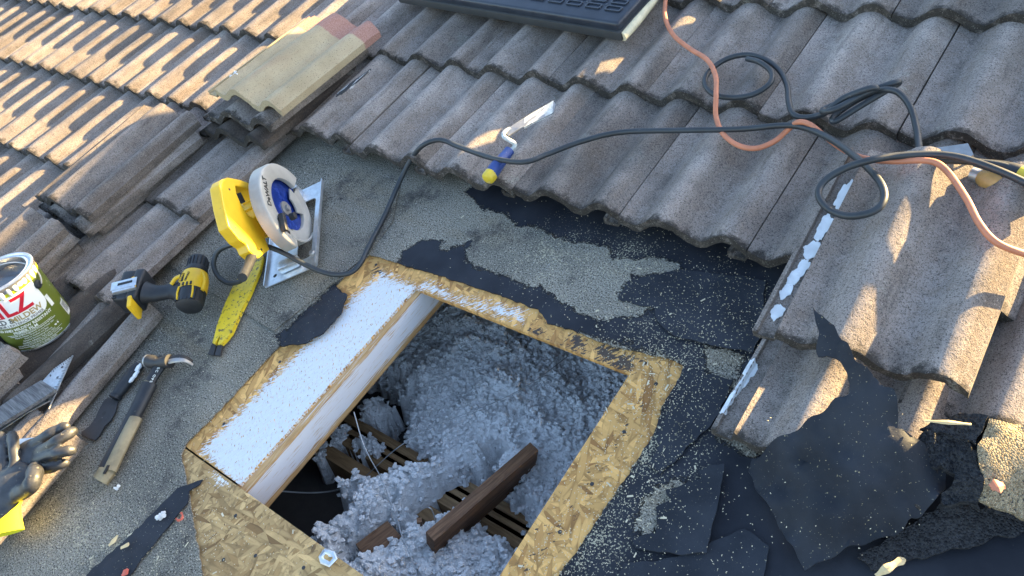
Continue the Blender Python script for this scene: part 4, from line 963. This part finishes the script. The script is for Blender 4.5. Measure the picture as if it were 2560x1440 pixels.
# ---------------------------------------------------------------- gloves
M_GLOVE = flat('black_nitrile', (.03, .031, .034), .45, var=.35, sc=40, wear=((.2, .18, .14), .62), bump=.25)  # worn grey blotches that also paint in the coating's sheen and lit highlights
M_KNIT = flat('yellow_knit', (.72, .66, .02), .85, var=.1, sc=90, bump=.6)
def glove(base, fingers, palm, label):
    c = P(*base); bm = bmesh.new()
    for pts, r in fingers:
        q = catmull([P(*p) - c for p in pts], 5); k = len(q)
        b_tube(bm, q, [r * (.55 if i == k - 1 else .9 if i == k - 2 else 1.0 + .06 * math.sin(i * 1.1)) for i in range(k)], 10)
        bmesh.ops.create_icosphere(bm, subdivisions=2, radius=r * .93, matrix=Matrix.Translation(q[-1]))
    for p, (rx, ry, rz2), ang in palm:
        bmesh.ops.create_icosphere(bm, subdivisions=3, radius=1, matrix=Matrix.Translation(P(*p) - c) @ Matrix.Rotation(ang, 4, 'Z') @ Matrix.Diagonal((rx, ry, rz2, 1)))
    root = empty('work_glove', Matrix.Translation(c)); tag(root, label, 'glove')
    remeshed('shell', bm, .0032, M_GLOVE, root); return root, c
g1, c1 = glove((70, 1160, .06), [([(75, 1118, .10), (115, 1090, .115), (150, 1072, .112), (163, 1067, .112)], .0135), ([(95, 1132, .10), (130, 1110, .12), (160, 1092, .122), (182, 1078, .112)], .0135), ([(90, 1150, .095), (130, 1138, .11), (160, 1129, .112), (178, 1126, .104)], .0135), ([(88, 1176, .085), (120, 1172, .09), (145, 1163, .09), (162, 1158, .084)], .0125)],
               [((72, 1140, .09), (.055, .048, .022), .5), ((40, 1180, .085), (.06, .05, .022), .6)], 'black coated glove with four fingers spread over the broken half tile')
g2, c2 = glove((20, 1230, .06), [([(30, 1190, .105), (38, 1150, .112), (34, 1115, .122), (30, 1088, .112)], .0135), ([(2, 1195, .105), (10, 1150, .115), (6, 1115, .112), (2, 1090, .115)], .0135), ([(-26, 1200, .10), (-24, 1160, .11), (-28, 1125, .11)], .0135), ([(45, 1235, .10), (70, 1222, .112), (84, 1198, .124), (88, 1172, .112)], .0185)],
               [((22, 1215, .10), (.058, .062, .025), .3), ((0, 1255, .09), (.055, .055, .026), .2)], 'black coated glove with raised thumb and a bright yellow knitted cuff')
bm = bmesh.new(); b_tube(bm, catmull([P(12, 1262, .085) - c2, P(12, 1295, .075) - c2, P(14, 1335, .06) - c2], 6), [.044, .042, .040, .039, .039, .039, .039, .040, .041, .042, .043, .044, .045], 24, False, .55); bm_obj('cuff', bm, M_KNIT, g2)

# ---------------------------------------------------------------- paint can
CA = Vector((0, math.sin(R_(11)), math.cos(R_(11))))
CR, CH = .0905, .205
can = empty('paint_can', frame(P(106, 822, .07), (1, 0, 0), z=CA)); tag(can, 'open metal paint can with white and olive green label', 'paint can')
A_L = R_(-38)         # direction the middle of the label faces
M_TIN = flat('tin', (.55, .56, .57), .3, .9, sc=40, wear=((.7, .7, .7), .6))
def mat_label():
    m = Mat('can_label', rough=.35); w = m.attr('white')
    X = m.xyz(); b = m.mix(m.smooth(w, -.0008, .0008), (.115, .14, .018), (.78, .78, .74))
    b = m.mix(m.smooth(X[2], CH - .030, CH - .0295), b, (.45, .46, .02))
    b = m.mix(m.smooth(m.noise(22, 4, .65), .68, .70), b, (.75, .75, .74)); m.col(b); return m.m
seg = 120; zs = [.006 + (CH - .026) * i / 40 for i in range(41)]
V = []; F = []
for z in zs:
    for i in range(seg): a = 2 * math.pi * i / seg; V.append((CR * math.cos(a), CR * math.sin(a), z))
for j in range(40):
    for i in range(seg): F.append((j * seg + i, j * seg + (i + 1) % seg, (j + 1) * seg + (i + 1) % seg, (j + 1) * seg + i))
lab = mesh_obj('label', V, F, mat_label(), can)
wp = rr(-.115, .088, .105, .30, .030)
at = lab.data.attributes.new('white', 'FLOAT', 'POINT')
at.data.foreach_set('value', [sdist(wp, ((math.atan2(v[1], v[0]) - A_L + math.pi) % (2 * math.pi) - math.pi) * CR, v[2]) for v in V])
bm = bmesh.new(); b_lathe(bm, [(0, .004), (CR - .006, .004), (CR - .004, 0), (CR + .0015, 0), (CR + .0025, .003), (CR + .0015, .006), (CR, .0065)], None, 64); bm_obj('bottom_rim', bm, M_TIN, can)
bm = bmesh.new(); b_lathe(bm, [(CR, CH - .02), (CR + .001, CH - .012), (CR + .003, CH - .006), (CR + .003, CH - .002), (CR + .0005, CH), (CR - .004, CH - .001), (CR - .006, CH - .005), (CR - .010, CH - .004), (CR - .013, CH - .001), (CR - .016, CH - .003), (CR - .017, CH - .01), (CR - .014, CH - .03), (CR - .006, CH - .05)], None, 72)
rim = bm_obj('rim', bm, M_TIN, can)
M_DRIP = flat('primer_drip', (.6, .6, .57), .4, bump=.4)
for k in range(16):
    a = A_L + R_(-75 + k * 11) + .06 * math.sin(k * 7.1); bm = bmesh.new(); l = .006 + .010 * abs(math.sin(k * 3.7)); bmesh.ops.create_icosphere(bm, subdivisions=2, radius=1, matrix=Matrix.Translation(((CR + .001) * math.cos(a), (CR + .001) * math.sin(a), CH - .012 - l * .4)) @ Matrix.Rotation(a, 4, 'Z') @ Matrix.Diagonal((.0022, .004 + .004 * abs(math.cos(k * 2.3)), l, 1))); bm_obj('primer_drip', bm, M_DRIP, rim)
M_PAINTSURF = flat('dark_paint_surface', (.028, .033, .05), .18, var=.1)
bm = bmesh.new(); b_lathe(bm, [(0, CH - .028), (CR - .010, CH - .028)], None, 48); bm_obj('paint_surface', bm, M_PAINTSURF, can)
bm = bmesh.new(); b_lathe(bm, [(0, .008), (.009, .007), (.0125, .002), (.0125, 0)], Matrix.Translation((CR * math.cos(A_L + 1.25), CR * math.sin(A_L + 1.25), .155)) @ Matrix.Rotation(A_L + 1.25, 4, 'Z') @ Matrix.Rotation(R_(90), 4, 'Y'), 18); bm_obj('bail_ear', bm, M_BLK, can)
e1 = A_L + 1.25; bp = []
for k in range(25):
    t = k / 24 * math.pi; d = Vector((math.cos(e1), math.sin(e1), 0)); side = Vector((-math.sin(e1), math.cos(e1), 0))
    bp.append(d * (CR + .012) * math.cos(t) + Vector((0, 0, .155)) + (Vector((0, 0, 1)) * .62 + side * .78) * .07 * math.sin(t))
bm = bmesh.new(); b_tube(bm, bp, .0021, 8); bm_obj('bail_handle', bm, M_STEEL, can)
M_RED = flat('red_print', (.55, .012, .03), .4); M_GOLD = flat('gold_print', (.38, .29, .12), .4); M_GREYP = flat('grey_print', (.12, .12, .12), .4)
def cl_(body, size, ang, z, mat, bold=False, name='lettering', spacing=1.0): return lbl(body, size, None, mat, lab, name, bold, (CR, A_L + ang, z, 0), spacing)
cl_('KILZ', .066, .04, .142, M_RED, True)
cl_('MOLD & ', .0225, -.34, .108, M_GREYP, True); cl_('MILDEW', .0225, .47, .108, M_GOLD, True)
cl_('INTERIOR | EXTERIOR PRIMER', .0115, .06, .0935, M_GREYP)
cl_('MOLD AND MILDEW RESISTANT', .0118, .12, .0785, M_WHITEP, True); cl_('PRIMER FILM', .0118, .16, .0675, M_WHITEP, True)
for k, tx in enumerate(('Contains an EPA-Registered Mildewcide to Prevent', 'Mold & Mildew Growth on the Primer Film', 'Ideal for Kitchen and Bath', 'Powerful Stainblocking Formula', 'Excellent Adhesion, Very Low VOC')): cl_(tx, .0062, .33, .0575 - k * .0068, M_WHITEP)
for k, tx in enumerate(('Use on Wood, Drywall, Brick, Stucco, Plaster, Concrete,', 'Glossy Painted Metal, Vinyl, PVC, Glossy Surfaces and More')): cl_(tx, .0052, .28, .0215 - k * .006, M_WHITEP)
cl_('TINTABLE | WATER-BASED', .0062, .34, .0105, M_WHITEP); cl_('1 GALLON | 3.78 L', .0055, .36, .0048 + .001, M_WHITEP)
for (a0, a1, z) in ((-.45, .95, .0615), (-.2, 1.05, .0255)):
    bm = bmesh.new(); b_tube(bm, [((CR + .0006) * math.cos(A_L + a0 + (a1 - a0) * k / 16), (CR + .0006) * math.sin(A_L + a0 + (a1 - a0) * k / 16), z) for k in range(17)], .0005, 4); bm_obj('label_line', bm, M_WHITEP, lab)
def patch(a, z, wa, hz, mat, name):
    V = []; 
    for z_ in (z - hz, z + hz):
        for k in range(7): t = A_L + a + wa * (k / 6 - .5); V.append(((CR + .0007) * math.cos(t), (CR + .0007) * math.sin(t), z_))
    return mesh_obj(name, V, [(k, k + 1, k + 8, k + 7) for k in range(6)], mat, lab)
patch(1.62, .045, .30, .022, M_WHITEP, 'barcode_panel')
for k in range(9): patch(1.52 + k * .027, .047, .009 + .006 * (k % 3 == 0), .015, M_TEXT, 'barcode_bar').data.transform(Matrix.Scale(1.002, 4))
patch(1.22, .1, .13, .018, M_WHITEP, 'label_tab')

# ---------------------------------------------------------------- trowel with blue handle
tr = empty('pointing_trowel', Matrix.Translation(P(1255, 400, .11))); ti = tr.matrix_world.inverted(); tag(tr, 'small plaster caked trowel with blue handle and yellow butt on the tiles', 'trowel')
M_BLUEH = flat('worn_blue_handle', (.02, .05, .2), .5, sc=60, wear=((.32, .32, .33), .62)); M_YELH = flat('yellow_butt', (.62, .45, .03), .45, wear=((.55, .52, .4), .6))
def tpath(pts, n=6): return catmull([ti @ P(*p) for p in pts], n)
pth = tpath([(1228, 436, .118), (1240, 418, .119), (1258, 396, .121), (1274, 376, .122)]); k = len(pth)
bm = bmesh.new(); b_tube(bm, pth, [.0165 - .003 * (i / k) + .001 * math.sin(i / k * 6) for i in range(k)], 16); th_ = bm_obj('handle', bm, M_BLUEH, tr)
pth = tpath([(1216, 451, .118), (1219, 447, .118), (1223, 442, .118), (1229, 434, .118)]); k = len(pth)
bm = bmesh.new(); b_tube(bm, pth, [.017 * math.sqrt(max(.05, 1 - (1 - min(1, i / (k * .45))) ** 2)) for i in range(k)], 16); bm_obj('butt_cap', bm, M_YELH, th_)
M_PLASTER = flat('plaster_crust', (.42, .44, .42), .85, sc=60, wear=((.6, .62, .62), .5), bump=.6)
pth = tpath([(1273, 378, .122), (1284, 370, .125), (1287, 360, .13), (1276, 352, .14), (1262, 344, .148), (1258, 336, .15), (1264, 328, .15), (1276, 322, .148)]); bm = bmesh.new(); b_tube(bm, pth, .0055, 8); bm_obj('tang', bm, M_PLASTER, tr)
def tq(px, py, w): p = ti @ P(px, py, w); return p
Vt = [tq(1262, 333, .148), tq(1276, 318, .15), tq(1330, 283, .146), tq(1384, 253, .138), tq(1390, 262, .134), tq(1384, 283, .13), tq(1340, 303, .138), tq(1300, 322, .144), tq(1272, 340, .146)]
V = [v + Vector((0, 0, .0015)) for v in Vt] + [v - Vector((0, 0, .0015)) for v in Vt]; n = len(Vt)
bld = mesh_obj('blade', V, [tuple(range(n))[::-1], tuple(range(n, 2 * n))] + [(i, (i + 1) % n, n + (i + 1) % n, n + i) for i in range(n)], M_STEEL, tr, False)
Vc = [(Vt[3] * (1 - a) + Vt[1] * a) for a in (0, .25, .5, .68)]; Vd = [(Vt[5] * (1 - a) + Vt[8] * a) for a in (.02, .25, .5, .66)]
V = []; 
for a_, b_ in zip(Vc, Vd):
    for t in (0.0, .2, .4, .6, .8, 1.0): V.append(a_ * (1 - t) + b_ * t + Vector((0, 0, .0025 + .0025 * noise.noise(Vector((a_.x * 90, t * 5, 1))))))
bm_v = V + [v - Vector((0, 0, .004)) for v in V]; F = []
for j in range(3):
    for i in range(5): a = j * 6 + i; F += [(a, a + 1, a + 7, a + 6), (a + 24, a + 30, a + 31, a + 25)]
mesh_obj('plaster_coat', bm_v, F, M_PLASTER, bld)

# ---------------------------------------------------------------- black embossed tray at the top, cream pipe
TC = P(1552, 92, .112); tx = (P(1030, 4, .112) - TC); TF = frame(TC, -tx, z=(0, 0, 1)) @ Matrix.Translation((-tx.length - .06, 0, 0))
tray = empty('plastic_tray', TF); tag(tray, 'black plastic tray with rows of embossed slots resting on the tiles', 'tray')
M_TRAY = flat('black_plastic', (.02, .026, .038), .42, var=.2, sc=25, bump=.15); M_TRAYS = flat('dusty_black_plastic', (.032, .034, .036), .65)
TL = tx.length + .06
bm = bmesh.new(); b_box(bm, (TL / 2, .28, .026), (TL, .56, .03), None, .010, 3); bm_obj('lid', bm, M_TRAY, tray)
bm = bmesh.new(); b_box(bm, (TL / 2, .28, .004), (TL + .012, .572, .028), None, .006, 2); bm_obj('rim', bm, M_TRAYS, tray)
def ring_mesh(w, h, t, z):
    bm = bmesh.new(); o_ = rr(-w, -h, w, h, h * .45); i_ = rr(-w + t, -h + t, w - t, h - t, h * .3); n = len(o_)
    a = [bm.verts.new((*p, 0)) for p in o_]; b = [bm.verts.new((*p, z)) for p in o_]; c = [bm.verts.new((*p, z)) for p in i_]; d = [bm.verts.new((*p, 0)) for p in i_]
    for i in range(n):
        j = (i + 1) % n
        for u_, v_ in ((a, b), (b, c), (c, d)): bm.faces.new((u_[i], u_[j], v_[j], v_[i]))
    me = bpy.data.meshes.new('slot'); bmesh.ops.recalc_face_normals(bm, faces=bm.faces); bm.to_mesh(me); bm.free(); me.materials.append(M_TRAY); return me
SL = ring_mesh(.026, .0105, .004, .004); DT = bpy.data.meshes.new('stud'); bm = bmesh.new(); b_lathe(bm, [(0, .002), (.004, .0018), (.005, 0)], None, 10); bm.to_mesh(DT); bm.free(); DT.materials.append(M_TRAY)
nc = 13
for i in range(nc):
    for j in range(9):
        o = link(bpy.data.objects.new('slot', SL), tray); o.location = (.05 + (TL - .1) * i / (nc - 1), .055 + j * .031, .0412)
        if j % 2 == 0 and i < nc - 1: o = link(bpy.data.objects.new('stud', DT), tray); o.location = (.05 + (TL - .1) * (i + .5) / (nc - 1), .07 + j * .031, .0411)
M_CREAM = flat('cream_pvc', (.6, .53, .36), .6, bump=.3)
cable('pipe', [(1556, 92, .112), (1580, 66, .114), (1612, 26, .114), (1640, -12, .114), (1700, -100, .114)], .014, M_CREAM, 'cream coloured pipe lying beside the black tray', 'pipe')

# ---------------------------------------------------------------- things at the right edge
q = [P(*p) for p in ((2300, 388, .165), (2322, 372, .172), (2420, 358, .178), (2434, 386, .168), (2416, 399, .164))]
c = sum(q, Vector()) / 5; V = [v - c for v in q] + [v - c - Vector((0, 0, .003)) for v in q] 
mp = mesh_obj('metal_float', V, [(0, 4, 3, 2, 1), (5, 6, 7, 8, 9)] + [(i, (i + 1) % 5, 5 + (i + 1) % 5, 5 + i) for i in range(5)], M_STEEL, None, False); mp.matrix_world = Matrix.Translation(c); tag(mp, 'bent sheet metal piece with a turned down end behind the cables', 'metal piece')
e = [q[3] - c, q[4] - c, P(2420, 432, .118) - c, P(2432, 420, .12) - c]; V = e + [v + Vector((-.002, .002, 0)) for v in e]
mesh_obj('turned_edge', V, [(0, 1, 2, 3), (7, 6, 5, 4), (0, 4, 5, 1), (1, 5, 6, 2), (2, 6, 7, 3), (3, 7, 4, 0)], M_STEEL, mp, False)
M_HW = flat('varnished_handle', (.38, .24, .08), .45, var=.2, sc=40)
wt_ = empty('wood_handled_tool', Matrix.Translation(P(2470, 450, .15))); wi = wt_.matrix_world.inverted(); tag(wt_, 'turned wooden tool handle with a steel ferrule under the black cables', 'tool')
pth = catmull([wi @ P(*p) for p in ((2450, 441, .15), (2470, 449, .152), (2505, 462, .15), (2560, 480, .145), (2620, 500, .14))], 5); k = len(pth)
bm = bmesh.new(); b_tube(bm, pth, [.012 + .008 * math.sin(math.pi * min(1, i / k * 1.1)) for i in range(k)], 14); bm_obj('handle', bm, M_HW, wt_)
bm = bmesh.new(); b_tube(bm, [wi @ P(2428, 434, .15), wi @ P(2452, 442, .15)], .0125, 14); bm_obj('ferrule', bm, M_STEEL, wt_)
bt2 = empty('screwdriver', Matrix.Translation(P(2530, 436, .17))); bi = bt2.matrix_world.inverted(); tag(bt2, 'dark tool grip with a yellow end beside the wooden handle', 'tool')
pth = catmull([bi @ P(*p) for p in ((2470, 415, .16), (2500, 423, .165), (2530, 432, .17), (2552, 439, .172))], 5); k = len(pth)
bm = bmesh.new(); b_tube(bm, pth, [.012 + .006 * math.sin(i / k * 2.2) for i in range(k)], 12); bm_obj('grip', bm, M_BLK, bt2)
bm = bmesh.new(); b_tube(bm, [bi @ P(2550, 438, .172), bi @ P(2575, 446, .174), bi @ P(2640, 470, .175)], .0175, 12); bm_obj('end_cap', bm, M_YELH, bt2)

# ---------------------------------------------------------------- small bits
wb = empty('wire_bundle', Matrix.Translation(P(885, 205, .11))); wbi = wb.matrix_world.inverted(); tag(wb, 'bundle of thin dark wires lying on a tile beside the tan tile stack', 'wire bundle')
rb = random.Random(4)
for k in range(11):
    t = rb.uniform(-.1, .35); o1 = rb.uniform(-9, 9)
    p = [(842 + 90 * (t + .0) + o1 * .5 + 5, 238 - 62 * t + o1 * .4, .112 + .006 * rb.random()), (842 + 90 * (t + .32) + o1 * .3 + rb.uniform(-4, 4), 238 - 66 * (t + .32), .118), (842 + 90 * (t + .62) - o1 * .3, 238 - 68 * (t + .62) + o1 * .4, .114)]
    bm = bmesh.new(); b_tube(bm, catmull([wbi @ P(*q_) for q_ in p], 4), .0022, 6); bm_obj('wire', bm, M_STEEL if k % 4 == 0 else M_BLK, wb)
# galvanised panel clip on the edge of the lower panel
cp = empty('panel_clip', Matrix.Translation(P(822, 1392, .014))); ci = cp.matrix_world.inverted(); tag(cp, 'small galvanised panel clip on the cut edge of the lower board', 'clip')
def cring(pts, w, r, name):
    pp = [ci @ P(*p, w) for p in pts]; bm = bmesh.new(); b_tube(bm, pp + [pp[0], pp[1]], r, 6, True, .5); bm_obj(name, bm, M_ALU, cp)
cring([(802, 1392), (812, 1377), (833, 1385), (838, 1396), (824, 1411), (806, 1403)], .018, .0055, 'loop')
bm = bmesh.new(); b_tube(bm, [ci @ P(830, 1388, .016), ci @ P(842, 1378, .0), ci @ P(848, 1380, -.012)], .009, 6, True, .4); bm_obj('tongue', bm, M_ALU, cp)
M_REDP = flat('red_plastic', (.5, .09, .05), .45)
def bit(name, pts, r, mat, label, cat, flat_=1.0):
    c = P(*pts[0]); bm = bmesh.new(); q_ = catmull([P(*p) - c for p in pts], 4); n_ = len(q_); b_tube(bm, q_, [r * (.55 + .5 * math.sin(math.pi * (i + .6) / (n_ + .2))) * (1 + .25 * math.sin(i * 5.1)) for i in range(n_)], 5, True, flat_); o = bm_obj(name, bm, mat, smooth=False); o.matrix_world = Matrix.Translation(c); return tag(o, label, cat)
bit('plastic_curl', [(440, 1296, .018), (446, 1301, .018), (454, 1298, .018), (456, 1288, .018), (452, 1281, .018)], .0028, M_REDP, 'tiny red plastic curl beside the black felt strip', 'plastic bit')
bit('plastic_scrap', [(305, 1440, .016), (314, 1430, .016), (320, 1422, .016)], .007, M_REDP, 'flat red plastic scrap at the lower end of the black felt strip', 'plastic bit', .3)
bit('plastic_disc', [(2476, 1218, .118), (2492, 1214, .118), (2510, 1213, .115)], .009, flat('red_wax', (.5, .17, .09), .6), 'flat reddish chip on the sunlit tan shingle', 'chip', .3)
bit('wood_sliver', [(272, 1364, .014), (284, 1352, .014), (294, 1338, .014)], .0055, flat('fresh_wood', (.6, .45, .24), .8), 'pale wood sliver on the granules by the felt strip', 'wood chip', .35)
bit('wood_sliver', [(302, 1370, .022), (322, 1360, .022)], .005, bpy.data.materials['fresh_wood'], 'pale wood sliver lying on the black felt strip', 'wood chip', .35)
bit('wood_splinter', [(2190, 1440, .05), (2215, 1422, .055), (2245, 1405, .05), (2262, 1398, .045)], .006, bpy.data.materials['fresh_wood'], 'pale splintered wood stick poking out below the dark shingle strip', 'wood chip', .6)
bit('stick', [(2312, 1052, .15), (2370, 1056, .155), (2428, 1061, .15)], .0028, bpy.data.materials['fresh_wood'], 'thin pale stick lying on the curled shingle corner', 'stick')
def tuft(px, py, w, r, label):
    c = P(px, py, w); bm = bmesh.new()
    for k in range(9): bmesh.ops.create_icosphere(bm, subdivisions=2, radius=r * rb.uniform(.4, .8), matrix=Matrix.Translation((rb.uniform(-r, r), rb.uniform(-r, r), rb.uniform(0, r * .5))))
    for v in bm.verts: v.co *= 1 + .5 * noise.noise(v.co * 220)
    o = bm_obj('insulation_tuft', bm, MT_INS); o.matrix_world = Matrix.Translation(c); tag(o, label, 'tuft')
tuft(404, 1290, .018, .007, 'small grey white fluff tuft on the black felt strip'); tuft(588, 190, .20, .010, 'white fluff tuft in the pan of the new tan tile')
tuft(293, 1220, .014, .004, 'tiny white fluff speck near the hammer butt')
# nail heads left in the sawn panels
NL = bpy.data.meshes.new('nail_head'); bm = bmesh.new(); b_lathe(bm, [(0, .0012), (.0035, .001), (.0042, 0)], None, 10); bm.to_mesh(NL); bm.free(); NL.materials.append(M_DARKM)
for px, py, par in ((1612, 908, osb1), (1640, 960, osb1), (1560, 1080, osb1), (1480, 1210, osb1), (1400, 1330, osb1), (940, 662, osb1), (700, 905, osb1), (560, 1060, osb1), (590, 1290, osb2), (640, 1390, osb2), (760, 1420, osb2), (560, 1400, osb2)):
    q_ = P(px, py, 0); o = link(bpy.data.objects.new('nail_head', NL), par); o.location = (q_.x, q_.y, .0004 if par is osb1 else .0019)
# sawdust and chips scattered round the opening: too many to count
rs = random.Random(21); V = []; F = []
def chip(c, l, w_, t, a, tl):
    s = len(V); ca, sa = math.cos(a), math.sin(a)
    for x, y, z in ((-l, -w_, 0), (l, -w_, tl), (l * .9, w_, tl), (-l * .8, w_, 0)):
        V.append((c.x + x * ca - y * sa, c.y + x * sa + y * ca, c.z + z)); 
    for k in range(4): v = V[s + k]; V.append((v[0], v[1], v[2] + t))
    F.extend([(s, s + 3, s + 2, s + 1), (s + 4, s + 5, s + 6, s + 7), (s, s + 1, s + 5, s + 4), (s + 1, s + 2, s + 6, s + 5), (s + 2, s + 3, s + 7, s + 6), (s + 3, s, s + 4, s + 7)])
zones = [((1640, 960), 90, 700, .012), ((1560, 1180), 110, 700, .012), ((1720, 800), 130, 700, .013), ((1440, 1380), 90, 300, .012), ((1500, 640), 200, 500, .008), ((480, 1330), 60, 160, .011), ((330, 1330), 170, 500, .011), ((2050, 1230), 250, 260, .075), ((1700, 1290), 120, 200, .024), ((520, 850), 130, 260, .009), ((170, 1380), 150, 400, .010), ((1300, 1380), 120, 160, .003), ((640, 1380), 140, 160, .003)]
for (px, py), sd_, n, w in zones:
    for k in range(n):
        x, y = rs.gauss(px, sd_), rs.gauss(py, sd_ * .8)
        if w > .07 and not (1900 < x < 2300 and 1000 < y < 1400): continue
        p = P(x, y, w)
        if .45 < p.x < 1.11 and -.91 < p.y < -.31: continue
        big_ = rs.random() < .018
        chip(p, rs.uniform(.003, .007) if big_ else rs.uniform(.0005, .0015), rs.uniform(.0008, .002) if big_ else rs.uniform(.0004, .0007), .0006, rs.uniform(0, 6.3), rs.uniform(0, .0015))
st = stuff(mesh_obj('sawdust', V, F, flat('sawdust_wood', (.52, .46, .33), .9), None, False)); st['label'] = 'fine pale sawdust and wood chips scattered round the opening'

# ================================================================ set the roof at its pitch
bpy.context.view_layer.update()
for o in ROOTS: o.matrix_world = T @ o.matrix_world
g = mesh_obj('ground', [(-400, -400, 0), (400, -400, 0), (400, 400, 0), (-400, 400, 0)], [(0, 1, 2, 3)], MT_GROUND); struct(g)
